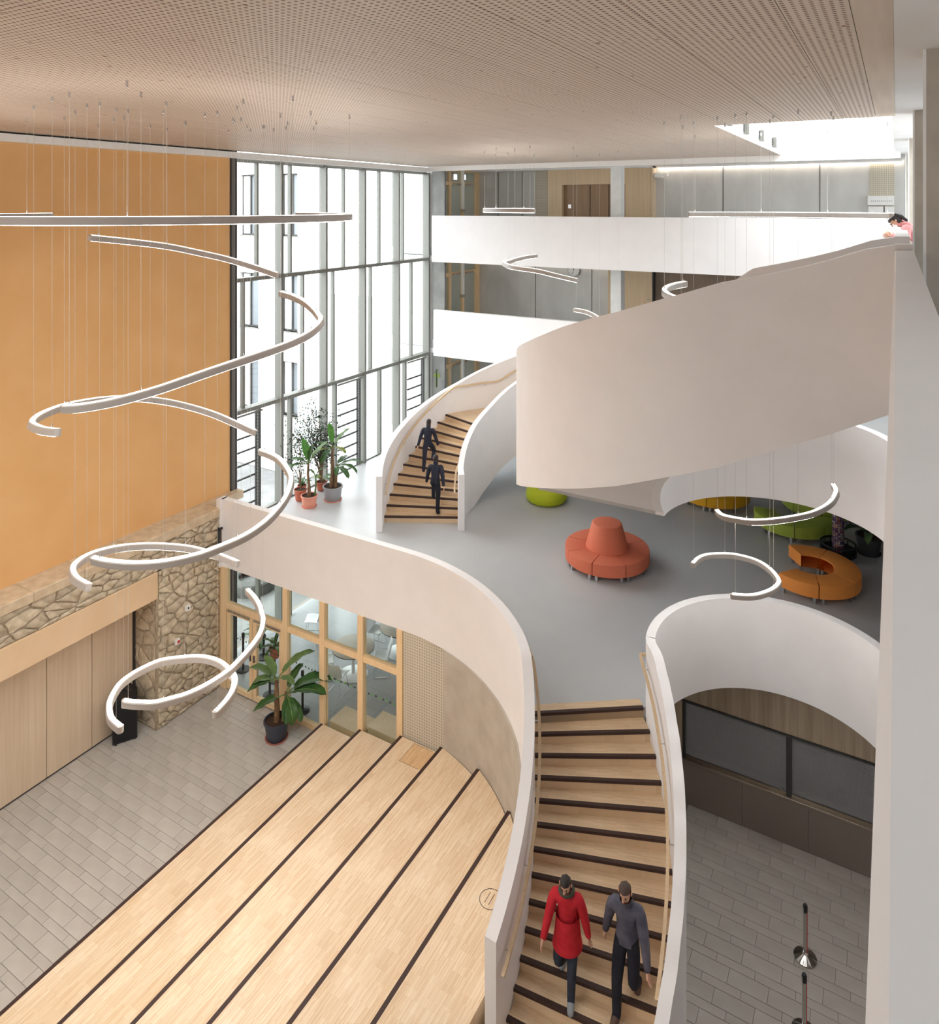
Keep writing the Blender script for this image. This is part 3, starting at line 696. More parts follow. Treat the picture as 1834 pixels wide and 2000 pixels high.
so.f = [(2*i+1,2*i,2*i+2,2*i+3) for i in range(len(seq)-1)]
so.build('soffit', WHITE, s2, smooth=60)
qs = [180+i*(297-180)/20.5 for i in range(22)]
def pq(r,q): return pol(CD,r,q) if q <= 270 else (CD[0]+(q-270)/14.5, CD[1]-r)
for i in range(20):
    z = L2+(i+1)*RIS; a,b = qs[i],qs[i+1]
    M().prism([pq(4.21,a),pq(4.21,b),pq(2.02,b),pq(2.02,a)], z-.3, z).build('step', STEPW, s2)
# end block of the upper stair wall against the gallery
struct(M().cbox(-.014,.155,9.085,9.40,10.27,11.985,.004).build('wall_camera_gallery', WHITE))
CONCL = noisy('pale_concrete', rgb(222,223,222), rgb(230,231,230), ns=3, rough=.7)
CONCD = noisy('dark_grey_concrete', rgb(128,128,126), rgb(146,146,143), ns=2, rough=.7, detail=8)
# ---------------------------------------------------------------- back corridors: glazed timber end screens, doors, column, fittings
for lv,(z0,z1,n) in enumerate(((L1,6.68,5),(L2,10.27,6),(L3,13.86,7))):
    pl = struct(M().box(-15.62,-15.05,23.9,24.0,z0,z1).build('wall_corridor_end', CONCD))
    sc = struct(M().box(-15.3,-15.2,24.0,24.06,z0,z1).box(-15.3,-15.2,26.6,26.9,z0,z1).build('window_%d' % n, TIMBER))
    M().box(-15.3,-15.2,24.06,26.6,z1-.1,z1).build('head_rail', TIMBER, sc)
    for y in (24.55,25.55): M().box(-15.3,-15.19,y-.07,y+.07,z0,z1).build('post', TIMBER, sc)
    zt_ = z0+2.42
    M().box(-15.3,-15.2,24.06,26.6,zt_,zt_+.14).build('rail', TIMBER, sc)
    for y0,y1 in ((24.06,24.48),(24.62,25.48),(25.62,26.6)):
        M().box(-15.26,-15.25,y0,y1,z0,zt_).build('pane', GLASSG, sc); M().box(-15.26,-15.25,y0,y1,zt_+.14,z1-.1).build('pane', GLASSG, sc)
    ll = tag(M().box(-16.9,-15.9,24.9,25.1,z1-.06,z1-.02).build('added_fill_strip', mat('added_fill_glow', rgb(255,250,240), .5, emit=(1,.97,.92,1), estr=7)), ('added glowing fill strip behind the lowest corridor screen','added glowing fill strip behind the middle corridor screen','added glowing fill strip behind the top corridor screen')[lv], 'light')  # glowing strip added to brighten the view through the end screens
    M().box(-15.2,-15.12,24.7,25.4,zt_+.02,zt_+.08).build('door_closer', CHROME, sc)
    M().box(-15.2,-15.12,25.7,26.3,zt_+.02,zt_+.08).build('door_closer', CHROME, sc)
    struct(M().box(-17.6,-17.4,23.92,27,z0,z1).build('wall_corridor_far', mat('green_grey_wall', rgb(150,154,148), .7)))
    struct(M().box(-17.4,-15.3,23.92,27,z0-.3,z0).build('floor', RESIN)); struct(M().box(-17.4,-15.3,23.92,27,z1,z1+.2).build('ceiling', PLASTER))
    struct(M().box(-17.4,-15.62,23.92,24.0,z0,z1).build('wall_corridor_end', CONCG)); struct(M().box(-17.4,-15.3,27,27.2,z0,z1).build('wall_corridor_end', CONCG))
sign = mat('white_sign', rgb(245,246,246), .5, emit=(1,1,1,1), estr=1.2)
for i,(y,z) in enumerate(((24.62,13.55),(25.3,13.56))):
    o = thing('emergency_sign', ('white square emergency light box over the top corridor screen, the nearer one','white square emergency light box over the top corridor screen, the farther one')[i], 'sign', (-15.0,y,z)); M().box(-15.05,-15.0,y-.13,y+.13,z-.13,z+.1).build('housing', WHITEPAINT, o); M().box(-15.0,-14.99,y-.11,y+.11,z-.11,z+.08).build('face', sign, o); M().tube([(-15.03,y,z+.1),(-15.03,y,13.86)],.012,6).build('stem', CHROME, o)
for i,(z,ln) in enumerate(((13.45,1.3),(9.95,1.2),(6.3,1.0))):
    o = thing('hanging_pipe', ('pale vertical duct in front of the top corridor screen','pale vertical duct in front of the middle corridor screen','pale vertical duct in front of the lowest corridor screen')[i], 'duct', (-14.95,25.1,z-ln)); M().box(-15.0,-14.9,25.05,25.15,z-ln+.12,(13.86,10.27,6.68)[i]).build('duct', WHITEPAINT, o); M().box(-15.02,-14.88,25.0,25.2,z-ln,z-ln+.12).build('end_box', CHROME, o)
# oak lining with recessed door, top floor
ol = struct(M().box(-11.9,-7.75,26.55,26.9,13.22,13.86).box(-11.9,-11.29,26.55,26.9,L3,13.22).box(-8.75,-7.75,26.55,26.9,L3,13.22).build('wall_oak_lining', OAKF))
M().box(-7.75,-7.70,26.5,26.9,L3,13.86).build('edge_board', OAK, ol)
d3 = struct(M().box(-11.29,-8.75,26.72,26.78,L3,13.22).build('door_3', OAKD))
for x in (-10.2,-9.45): M().box(x-.01,x+.01,26.70,26.72,L3,13.2).build('joint', METALD, d3)
for x in (-10.0,-9.65): M().tube([(x-.12,26.66,11.86),(x+.12,26.66,11.86)],.014,6).build('handle', CHROME, d3)
M().box(-11.1,-10.98,26.71,26.72,12.3,12.45).build('plate', CHROME, d3)
# middle floor
ol2 = struct(M().box(-9.42,-9.15,26.55,26.9,L2,10.27).build('wall_oak_lining', OAKF)); struct(M().box(-8.78,-7.72,26.6,26.9,L2,10.27).build('wall_oak_lining', OAKF))
struct(M().box(-7.68,-1,26.78,26.9,L2,10.27).build('wall_lining_brown', WALNUT)); struct(M().box(-7.72,-7.68,26.5,26.9,L2,10.27).build('trim_7', METALD))
struct(M().box(-9.1,-8.8,26.84,26.86,L2,10.27).build('door_4', WHITEPAINT))
o = thing('door_handle_bar', 'long grey vertical bar on the white door of the middle corridor', 'bar', (-9.02,26.7,8.6)); M().bar((-9.02,26.72,9.85),(-8.93,26.72,8.65),.07,.05).build('bar', METALD, o); M().tube([(-8.95,26.84,9.4),(-8.95,26.72,9.4)],.02,6).build('bracket', CHROME, o)
for z0,z1 in ((L1,6.68),(L2,10.27),(L3,13.86)): struct(M().cbox(-8.62,-8.25,24.55,24.95,z0,z1,.001).build('column', CONCL))
# concrete joints of the back wall, perforated panels, light cove
for x in (-14.3,-13.2): M().box(x-.008,x+.008,26.88,26.9,L3,13.86).build('joint', METALD, bpy.data.objects['wall_back'])
for x in (-5.3,-2.2): M().box(x-.01,x+.01,26.885,26.9,L3,13.86).build('joint', METALD, bpy.data.objects['wall_back'])
for x in (-12.6,-10.2): M().box(x-.008,x+.008,26.885,26.9,L2,10.27).build('joint', METALD, bpy.data.objects['wall_back'])
struct(M().box(-12.6,-11.95,26.87,26.9,L3,13.8).build('wall_perforated', PERFW)); struct(M().box(-.75,-.05,26.87,26.9,11.9,13.75).build('wall_perforated', PERFW))
LEDW = mat('warm_cove_light', rgb(255,240,220), .5, emit=(1,.9,.78,1), estr=6)
o = thing('cove_light', 'long warm light strip along the top of the back wall, top floor', 'light', (-4,26.8,13.82)); M().box(-7.6,.15,26.80,26.86,13.835,13.85).build('diffuser', LEDW, o); M().box(-7.6,.15,26.78,26.88,13.85,13.86).build('housing', WHITEPAINT, o); M().box(-7.6,.15,26.74,26.78,13.80,13.86).build('cover', WHITEPAINT, o)
o = thing('cove_light', 'warm light strip above the clock on the middle corridor wall', 'light', (-12,26.8,10.2)); M().box(-14.5,-9.5,26.80,26.86,10.235,10.25).build('diffuser', LEDW, o); M().box(-14.5,-9.5,26.78,26.88,10.25,10.27).build('housing', WHITEPAINT, o)
# clock, alarm, lamp, display
o = thing('wall_clock', 'round white clock with black hands below the third gallery edge', 'clock', (-10.92,26.85,9.9))
def disc_y(name, r, y, z, x, m, par, th=.04):
    k = M(); n = 28
    k.v = [(x+r*math.cos(2*math.pi*i/n), y, z+r*math.sin(2*math.pi*i/n)) for i in range(n)]+[(x+r*math.cos(2*math.pi*i/n), y-th, z+r*math.sin(2*math.pi*i/n)) for i in range(n)]
    k.f = [tuple(range(n)), tuple(range(n,2*n))[::-1]]+[(i,(i+1)%n,n+(i+1)%n,n+i) for i in range(n)]
    return k.build(name, m, par, smooth=40)
disc_y('case', .26, 26.88, 9.88, -10.92, METAL, o, .05); disc_y('face', .24, 26.825, 9.88, -10.92, WHITEPAINT, o, .01)
M().bar((-10.92,26.81,9.88),(-10.90,26.81,10.04),.02,.006,(0,1,0)).build('hand', BLACK, o); M().bar((-10.92,26.81,9.88),(-10.99,26.81,9.72),.016,.006,(0,1,0)).build('hand', BLACK, o)
for i in range(12):
    a = i*math.pi/6; M().bar((-10.92+.19*math.sin(a),26.812,9.88+.19*math.cos(a)),(-10.92+.225*math.sin(a),26.812,9.88+.225*math.cos(a)),.014,.004,(0,1,0)).build('hour_mark', BLACK, o)
RED = mat('alarm_red', rgb(214,40,48), .4)
o = thing('fire_alarm', 'small red fire alarm call point on oak lining', 'alarm', (-7.91,26.55,8.71)); M().cbox(-8.0,-7.82,26.53,26.6,8.62,8.8,.004).build('box', RED, o); M().box(-7.96,-7.86,26.52,26.535,8.66,8.76).build('face', WHITEPAINT, o)
o = thing('wall_sensor', 'small white square sensor on oak above the red alarm', 'sensor', (-7.91,26.55,8.95)); M().cbox(-7.95,-7.87,26.57,26.6,8.92,9.0,.004).build('housing', WHITEPAINT, o); M().box(-7.93,-7.89,26.56,26.575,8.94,8.98).build('cover', METAL, o)
o = thing('emergency_spotlight', 'white twin emergency spotlight high on the back wall beside oak lining', 'light', (-7.5,26.85,13.5)); M().box(-7.68,-7.42,26.6,26.88,13.44,13.6).build('body', WHITEPAINT, o); M().box(-7.42,-7.2,26.65,26.8,13.5,13.58).build('head', WHITEPAINT, o)
o = thing('display_cabinet', 'white wall cabinet with a row of dots behind the third gallery', 'cabinet', (-.4,26.8,12.3)); M().cbox(-.8,-.06,26.7,26.87,12.42,12.72,.01).build('cover', WHITEPAINT, o)
for i in range(11): M().box(-.7+.055*i,-.68+.055*i,26.69,26.7,12.54,12.56).build('dot', METALD, o)
for x0,x1 in ((-.78,-.36),(-.32,-.06)): M().cbox(x0,x1,26.72,26.87,12.16,12.38,.01).build('door', WHITEPAINT, o)
# cross on the pilaster of the first floor
GRN = mat('olive_green', rgb(120,142,40), .5)
o = thing('wall_cross', 'small green and black cross on the grey pilaster beside the glass wall', 'cross', (-15.2,23.6,5.8)); M().box(-15.23,-15.19,23.58,23.62,5.45,6.13).build('upright', BLACK, o); M().box(-15.35,-15.07,23.59,23.62,5.85,5.95).build('crossbar', GRN, o)
for dx in (-.035,.025): M().box(-15.215+dx,-15.205+dx,23.575,23.6,5.45,6.1).build('edge', GRN, o)
# sockets and conduit on the stone pier
o = thing('wall_socket', 'white square socket on the stone pier, the upper one', 'socket', (-15.04,12.1,2.55)); M().box(-15.06,-15.0,11.98,12.1,2.47,2.6).build('plate', WHITEPAINT, o); M().box(-15.0,-14.995,12.02,12.06,2.51,2.56).build('insert', BLACK, o)
o = thing('wall_socket', 'white and red call button on the stone pier, the lower one', 'socket', (-15.04,11.75,1.85)); M().box(-15.06,-15.0,11.68,11.8,1.8,1.92).build('plate', WHITEPAINT, o); M().box(-15.0,-14.99,11.72,11.78,1.83,1.89).build('button', RED, o)
o = thing('wall_conduit', 'short dark conduit at the corner of stone wall and white parapet', 'conduit', (-15.05,13.05,3.9)); M().box(-15.1,-15.0,12.98,13.06,3.6,4.08).build('casing', METALD, o); M().box(-15.12,-14.98,12.96,13.08,4.08,4.13).build('lid', BLACK, o)
# fittings along the left side of the skylight
for i,y in enumerate((15.2,17.2,19.3,21.5)):
    o = thing('skylight_actuator', 'small grey opener on the left side of the skylight, '+('nearest','second nearest','third','farthest')[i]+' of four', 'opener', (-2.9,y,14.15), group='skylight openers')
    M().cbox(-2.93,-2.83,y-.02,y+.16,14.0,14.28,.01).build('body', METAL, o); M().bar((-2.92,y-.12,14.05),(-2.92,y-.1,14.25),.03,.03).build('arm', METALD, o)
# ---------------------------------------------------------------- suspended ring lamps
LAMPW = mat('white_lamp_body', rgb(172,165,159), .4, spec=.35)
CABLE = mat('steel_cable', rgb(206,202,196), .4, .3)
def plane_normal(P):
    c = sum(P,Vector())/len(P); n = Vector()
    for i in range(len(P)):
        for j in (len(P)//3, len(P)//2): n += (P[i]-c).cross(P[(i+j)%len(P)]-c)
    n = Vector((0,0,1)) if n.length < 1e-6 else n.normalized()
    if n.z < 0: n = -n
    if n.z < .75: n = Vector((0,0,1))
    return n
def lamp(P, label, ncab=4, wd=.1, ht=.1, tilt=True, up_m=None):
    P = spline(P, 4); n = len(P); up = plane_normal(P) if tilt else Vector((0,0,1))
    root = thing('pendant_lamp', label, 'pendant lamp', tuple(P[n//2]))
    b = M(); f = M(); u_ = M()
    prof = [(-.5,-1),(.5,-1),(.5,-.12),(.38,0),(-.38,0),(-.5,-.12)]; q = len(prof)
    frames = []
    for i,p in enumerate(P):
        d_ = (P[min(i+1,n-1)]-P[max(i-1,0)]).normalized(); x = d_.cross(up).normalized(); z = x.cross(d_).normalized(); frames.append((p,x,z,d_))
        b.v += [tuple(p+x*u*wd+z*vv*ht) for u,vv in prof]
        f.v += [tuple(p+x*u*wd-z*(ht+dz)) for u,dz in ((-.4,-.006),(.4,-.006),(.4,.004),(-.4,.004))]
        u_.v += [tuple(p+x*uu*wd+z*dz) for uu,dz in ((-.36,-.004),(.36,-.004),(.36,.003),(-.36,.003))]
        if i:
            for j in range(4): u_.f.append(((i-1)*4+j,(i-1)*4+(j+1)%4,i*4+(j+1)%4,i*4+j))
            for j in range(q): b.f.append(((i-1)*q+j,(i-1)*q+(j+1)%q,i*q+(j+1)%q,i*q+j))
            for j in range(4): f.f.append(((i-1)*4+j,(i-1)*4+(j+1)%4,i*4+(j+1)%4,i*4+j))
    b.f += [tuple(range(q))[::-1], tuple((n-1)*q+j for j in range(q))]
    b.build('body', LAMPW, root, smooth=35)
    f.build('diffuser', LED, root); u_.build('top_diffuser', up_m or UPL, root)
    for (p,x,z,d_),e in ((frames[0],-1),(frames[-1],1)):  # rounded end pieces
        k = M(); m = 8
        for zz in (0,-1):
            for i in range(m+1):
                a = math.pi*i/m; k.v.append(tuple(p+x*math.cos(a)*wd/2+d_*e*math.sin(a)*wd*.42+z*zz*ht))
        k.f = [tuple(range(m+1)), tuple(range(m+1,2*m+2))[::-1]]+[(i,i+1,m+2+i,m+1+i) for i in range(m)]
        k.build('end_cap', LAMPW, root, smooth=35)
    for j in range(ncab):
        i = round((n-1)*(.03+.94*j/(ncab-1))); p = frames[i][0]
        c = M().tube([p+Vector((0,0,-.005)),(p.x,p.y,CEIL)],.0022,5).build('cable', CABLE, root)
        M().tube([(p.x,p.y,p.z-.002),(p.x,p.y,p.z+.05)],.008,6).build('cable_grip', CHROME, c)
        M().lathe([(.012,-.07),(.016,-.06),(.016,0)],8,(p.x,p.y,CEIL)).build('ceiling_anchor', CHROME, c)
    return root
ring = lambda c,r,z,a0,a1,n=24,dz=0: [(c[0]+r*math.cos(math.radians(a0+(a1-a0)*i/n)), c[1]+r*math.sin(math.radians(a0+(a1-a0)*i/n)), z+dz*i/n) for i in range(n+1)]
lamp(ring((-10.0,7.55),2.9,12.27,88,-178,30), 'largest arc lamp, almost level with the ceiling edge before the orange wall', 7, up_m=UPS)
LB = [(-12.59,8.0,11.87),(-12.45,8.64,11.78),(-12.14,9.25,11.67),(-11.73,9.69,11.53),(-11.29,10.0,11.4),(-10.75,10.22,11.24),(-10.28,10.29,11.12)]
lamp(LB, 'short arc lamp falling to the right just under the largest one', 4)
LC = [(-10.04,10.15,10.79),(-9.72,10.12,10.75),(-9.33,10.02,10.68),(-8.97,9.85,10.6),(-8.62,9.61,10.53),(-8.38,9.39,10.5),(-8.08,8.93,10.47),(-7.89,8.48,10.43),(-7.81,7.99,10.38),(-7.85,7.5,10.32),(-7.98,7.04,10.24),(-8.17,6.64,10.14),(-8.43,6.3,10.02),(-8.75,6.01,9.91),(-9.03,5.84,9.84),(-9.3,5.72,9.79),(-9.5,5.65,9.77)]
lamp(LC, 'long arc lamp sweeping from the glass wall forward to the lower left over orange', 6)
LDp = [(-9.92,5.82,9.35),(-10.18,5.80,9.335),(-10.5,5.86,9.31),(-10.85,5.99,9.27),(-11.2,6.22,9.22),(-11.55,6.5,9.16),(-11.85,6.82,9.11),(-12.05,7.18,9.08),(-12.15,7.62,9.04),(-12.12,8.06,9.0),(-11.97,8.58,8.91),(-11.64,9.07,8.75),(-11.15,9.45,8.55),(-10.67,9.64,8.37),(-10.25,9.7,8.26)]
lamp(LDp, 'hook-shaped arc lamp whose left end curls before the middle of the orange wall', 5)
LE = [(-10.05,6.41,7.32),(-9.76,6.48,7.31),(-9.38,6.64,7.31),(-9.05,6.88,7.32),(-8.79,7.17,7.35),(-8.66,7.42,7.38),(-8.52,7.84,7.43),(-8.51,8.24,7.49),(-8.59,8.61,7.56),(-8.74,8.97,7.63),(-9.02,9.36,7.71),(-9.31,9.57,7.76),(-9.68,9.75,7.82),(-9.99,9.81,7.85),(-10.22,9.81,7.87)]
lamp(LE, 'arc lamp passing in front of the white parapet beside the stone wall', 6)
LF = [(-10.22,6.46,6.87),(-10.51,6.47,6.88),(-10.83,6.59,6.86),(-11.09,6.78,6.82),(-11.33,7.11,6.75),(-11.46,7.47,6.67),(-11.49,7.95,6.55),(-11.3,8.39,6.44),(-10.96,8.74,6.34),(-10.62,8.88,6.29),(-10.28,8.93,6.27),(-9.85,8.92,6.26)]
lamp(LF, 'arc lamp with its back against the stone wall top, curling left below the orange', 5)
LG = [(-10.31,7.09,4.76),(-10.19,7.15,4.75),(-10.08,7.22,4.74),(-9.93,7.34,4.72),(-9.79,7.55,4.71),(-9.7,7.72,4.7),(-9.63,7.92,4.7),(-9.59,8.14,4.7),(-9.58,8.4,4.7),(-9.59,8.59,4.71),(-9.7,9.05,4.73),(-9.84,9.43,4.76),(-10.06,9.72,4.79),(-10.23,9.85,4.81),(-10.44,9.99,4.84),(-10.69,10.1,4.88),(-10.96,10.18,4.91)]
lamp(LG, 'second lowest arc lamp, its right side before the timber glass screen', 6)
LH = [(-10.19,6.94,4.5),(-10.45,6.97,4.51),(-10.66,7.07,4.51),(-10.84,7.2,4.51),(-11.0,7.39,4.51),(-11.11,7.58,4.51),(-11.15,7.83,4.51),(-11.14,8.06,4.5),(-11.08,8.28,4.5),(-10.96,8.45,4.49),(-10.81,8.6,4.48),(-10.63,8.73,4.48),(-10.4,8.82,4.47),(-10.17,8.84,4.46),(-9.93,8.79,4.46),(-9.69,8.7,4.46),(-9.55,8.59,4.45),(-9.42,8.42,4.45),(-9.32,8.22,4.46),(-9.27,8.04,4.46),(-9.25,7.93,4.46)]
lamp(LH, 'lowest and smallest arc lamp of the left group, hanging above the black box', 5)
cR = (-2.42,13.16)
lamp(ring(cR,2.9,12.27,118,36,16), 'level brown-shaded arc lamp right of the column before the top gallery', 4, up_m=UPS)
lamp(ring((-2.42,13.16),1.15,11.0,148,238,14,-.12), 'glowing hook-shaped arc lamp just above the upper staircase wall', 3, tilt=True)
LR2 = [(-2.61,12.71,7.3),(-2.48,12.51,7.32),(-2.26,12.37,7.37),(-1.99,12.27,7.43),(-1.67,12.28,7.51),(-1.32,12.4,7.6),(-1.09,12.57,7.66),(-.92,12.85,7.72),(-.86,13.18,7.75),(-.86,13.39,7.76),(-.92,13.62,7.76)]
lamp(LR2, 'arc lamp hanging in front of the green and yellow benches', 5, wd=.085, ht=.075)
LR1 = [(-3.11,13.17,6.09),(-3.08,13.39,6.09),(-2.98,13.58,6.1),(-2.75,13.77,6.1),(-2.48,13.85,6.11),(-2.15,13.81,6.11),(-1.9,13.61,6.11),(-1.73,13.32,6.11),(-1.71,13.15,6.1),(-1.78,12.9,6.1),(-1.93,12.68,6.09),(-2.08,12.54,6.09),(-2.31,12.46,6.08)]
lamp(LR1, 'lowest arc lamp on the right, overlapping the rim of the round opening', 5, wd=.085, ht=.075)
c3 = (-8.0,18.3)
lamp(ring(c3,1.9,12.33,139,278,20), 'level arc lamp before the oak door of the top corridor', 5, up_m=UPS)
LR3 = [(-8.99,19.23,11.0),(-9.19,18.96,10.97),(-9.33,18.56,10.92),(-9.35,18.16,10.88),(-9.21,17.67,10.88),(-8.94,17.32,10.86),(-8.59,17.07,10.84),(-7.86,16.95,10.79),(-7.42,17.07,10.69),(-6.99,17.39,10.56)]
lamp(LR3, 'arc lamp hooked around its glowing left end before the third gallery parapet', 4)
lamp([(-8.14,20.09,9.4),(-7.82,20.09,9.37),(-7.56,20.05,9.3),(-7.35,19.98,9.21),(-7.1,19.85,9.12),(-6.8,19.6,9.05),(-6.5,19.2,8.95)], 'short arc lamp dropping behind the upper staircase wall below the clock', 3)
# ---------------------------------------------------------------- upholstered seating on the first floor
def fabric(name, c, c2): return noisy(name, c, c2, ns=60, rough=.62, detail=2, spec=.3)
TERRA = fabric('terracotta_leather', rgb(208,112,84), rgb(214,120,92)); ORNG = fabric('orange_leather', rgb(240,152,72), rgb(244,160,82))
LIME = fabric('lime_fabric', rgb(178,194,40), rgb(188,202,48)); GREEN = fabric('apple_green_leather', rgb(160,180,72), rgb(168,188,80)); YEL = fabric('yellow_leather', rgb(226,170,36), rgb(232,178,44))
def seg_mesh(r0, r1, z0, z1, a0, a1, n=8, b=.022):
    k = M(); g = .008/((r0+r1)/2); a0 += g; a1 -= g
    prof = [(r0,z0),(r1,z0),(r1,z1-b),(r1-b*.3,z1-b*.3),(r1-b,z1),(r0+b,z1),(r0+b*.3,z1-b*.3),(r0,z1-b)]
    return k.lathe(prof, n, (0,0,0), a0, a1)
def bench(name, label, cat, c, m, r0, r1, a0, a1, nseg, cone=None, group=None):
    t = thing(name, label, cat, (c[0],c[1],L1), 0, group)
    st = math.radians(a1-a0)/nseg
    for i in range(nseg):
        a = math.radians(a0)+i*st
        s_ = seg_mesh(r0, r1, .14, .43, a, a+st).build('seat', m, t, smooth=40, world=False)
        for e in (a+.09, a+st-.09):
            for r in (r0+.07, r1-.07):
                M().add(*legbox(r, e)).build('leg', CHROME, s_, world=False)
    if cone: M().lathe([(1e-4,.14),(cone[0],.14),(cone[0],.43),(cone[0]-.01,.45),(cone[1]+.015,cone[2]-.025),(cone[1],cone[2]-.008),(cone[1]-.03,cone[2]),(1e-4,cone[2]+.004)],48).build('backrest', m, t, smooth=35, world=False)
    return t
def legbox(r, a):
    x,y = r*math.cos(a), r*math.sin(a); w_ = .028
    ca,sa = math.cos(a),math.sin(a); P = []
    for z in (0,.14):
        for u,v_ in ((-1,-1),(1,-1),(1,1),(-1,1)): P.append((x+(u*ca-v_*sa)*w_, y+(u*sa+v_*ca)*w_, z))
    return P, [(3,2,1,0),(4,5,6,7),(0,1,5,4),(1,2,6,5),(2,3,7,6),(3,0,4,7)]
bench('round_sofa', 'round terracotta sofa with a tall cone backrest on the grey floor', 'sofa', (-6.16,17.28), TERRA, .50, 1.02, 0, 360, 8, (.52,.35,1.01))
bench('curved_bench', 'orange C-shaped bench of five pieces open to the left', 'bench', (-1.70,18.80), ORNG, .47, 1.02, -128, 127, 5)
bench('curved_bench', 'apple green half-ring bench in front, opening toward the back', 'bench', (-2.42,21.74), GREEN, .47, 1.02, 187, 367, 4)
bench('curved_bench', 'second green bench mostly hidden behind the front green one', 'bench', (-1.9,23.35), GREEN, .47, 1.02, 187, 367, 4)
bench('curved_bench', 'yellow round bench partly hidden under the second floor edge', 'bench', (-4.72,22.62), YEL, .47, 1.02, 180, 360, 4)
o = thing('pouf', 'lime green drum pouf with rounded edges below the upper staircase', 'pouf', (-9.03,20.05,L1))
M().lathe([(1e-4,0),(.44,0),(.54,.03),(.60,.1),(.615,.2),(.60,.32),(.55,.40),(.47,.44),(1e-4,.452)],48).build('cushion', LIME, o, smooth=60, world=False)
M().lathe([(.605,.198),(.619,.2),(.619,.206),(.605,.208)],48).build('seam', LIME, o, smooth=60, world=False)
# mosaic pole on a black wheeled base
MOS = mat('mosaic', rgb(120,90,100), .25); v = coords(MOS, (1,1,1)); 
tcs = nd(MOS,'ShaderNodeTexCoord'); sp_ = nd(MOS,'ShaderNodeSeparateXYZ'); lk(MOS, tcs.outputs['Object'], sp_.inputs[0])
at_ = nd(MOS,'ShaderNodeMath', operation='ARCTAN2'); lk(MOS, sp_.outputs[1], at_.inputs[0]); lk(MOS, sp_.outputs[0], at_.inputs[1])
ml_ = nd(MOS,'ShaderNodeMath', operation='MULTIPLY', i_1=.14); lk(MOS, at_.outputs[0], ml_.inputs[0])
cb_ = nd(MOS,'ShaderNodeCombineXYZ'); lk(MOS, ml_.outputs[0], cb_.inputs[0]); lk(MOS, sp_.outputs[2], cb_.inputs[1])
bk = nd(MOS,'ShaderNodeTexBrick'); bk.offset = 0; bk.inputs['Scale'].default_value = 1; bk.inputs['Brick Width'].default_value = .055; bk.inputs['Row Height'].default_value = .055; bk.inputs['Mortar Size'].default_value = .005
bk.inputs['Color1'].default_value = (0,0,0,1); bk.inputs['Color2'].default_value = (1,1,1,1); bk.inputs['Mortar'].default_value = (.5,.5,.5,1); lk(MOS, cb_.outputs[0], bk.inputs['Vector'])
lk(MOS, mix(MOS, ramp(MOS, bk.outputs['Color'], [(0,rgb(170,70,60)),(.25,rgb(60,70,130)),(.5,rgb(190,150,130)),(.75,rgb(90,60,110)),(1,rgb(200,196,190))]), rgb(40,34,44), bk.outputs['Fac']), bsdf(MOS).inputs['Base Color'])
o = thing('mosaic_pole', 'round pole covered in coloured mosaic on a black ring base behind the orange bench', 'pole', (-1.27,20.62,L1))
M().lathe([(1e-4,.1),(.14,.1),(.14,2.4),(1e-4,2.4)],20).build('shaft', MOS, o, smooth=50, world=False)
M().lathe([(1e-4,.03),(.36,.03),(.42,.06),(.42,.16),(.36,.19),(.18,.12),(1e-4,.12)],28).build('base', BLACK, o, smooth=40, world=False)
M().tube([(.40*math.cos(a*math.pi/12),.40*math.sin(a*math.pi/12),.30) for a in range(25)],.025,8).build('bumper_ring', BLACK, o, smooth=60, world=False)
for a in range(6): M().tube([(.38*math.cos(a*math.pi/3),.38*math.sin(a*math.pi/3),.15),(.40*math.cos(a*math.pi/3),.40*math.sin(a*math.pi/3),.30)],.015,6).build('strut', BLACK, o, world=False)
# ---------------------------------------------------------------- black box by the panels, chrome belt posts, black posts
o = thing('loudspeaker', 'black wedge-shaped loudspeaker box standing before the oak panels next to the pier', 'loudspeaker', (-15.5,10.6,0))
k = M(); P = [(-15.53,10.38),(-15.27,10.83),(-15.52,11.0),(-15.86,11.02),(-15.86,10.58)]; k.prism(P, .02, 1.02); k.build('cabinet', BLACK, o)
fx,fy = .26/.52,.45/.52; nx_,ny_ = fy*.012,-fx*.012
M().add([(-15.52+nx_,10.40+ny_,.06),(-15.28+nx_,10.81+ny_,.06),(-15.28+nx_,10.81+ny_,.98),(-15.52+nx_,10.40+ny_,.98),(-15.52,10.40,.06),(-15.28,10.81,.06),(-15.28,10.81,.98),(-15.52,10.40,.98)],[(0,1,2,3),(0,4,5,1),(1,5,6,2),(2,6,7,3),(3,7,4,0)]).build('grille', mat('black_grille', rgb(20,20,23), .8), o)
for x,y in ((-15.5,10.44),(-15.32,10.8),(-15.8,10.95),(-15.8,10.64)): M().lathe([(.02,0),(.025,0),(.02,.02)],8,(x,y,0)).build('foot', BLACK, o)
M().box(-15.75,-15.55,10.8,10.83,1.02,1.04).build('handle', METALD, o)
def at(px, py, z=0.0):
    u = (px-917)/1430; v_ = (402-py)/1430; s,c = math.sin(YAW),math.cos(YAW); t = (z-EYE)/v_
    return (t*(-s+c*u), t*(c+s*u))
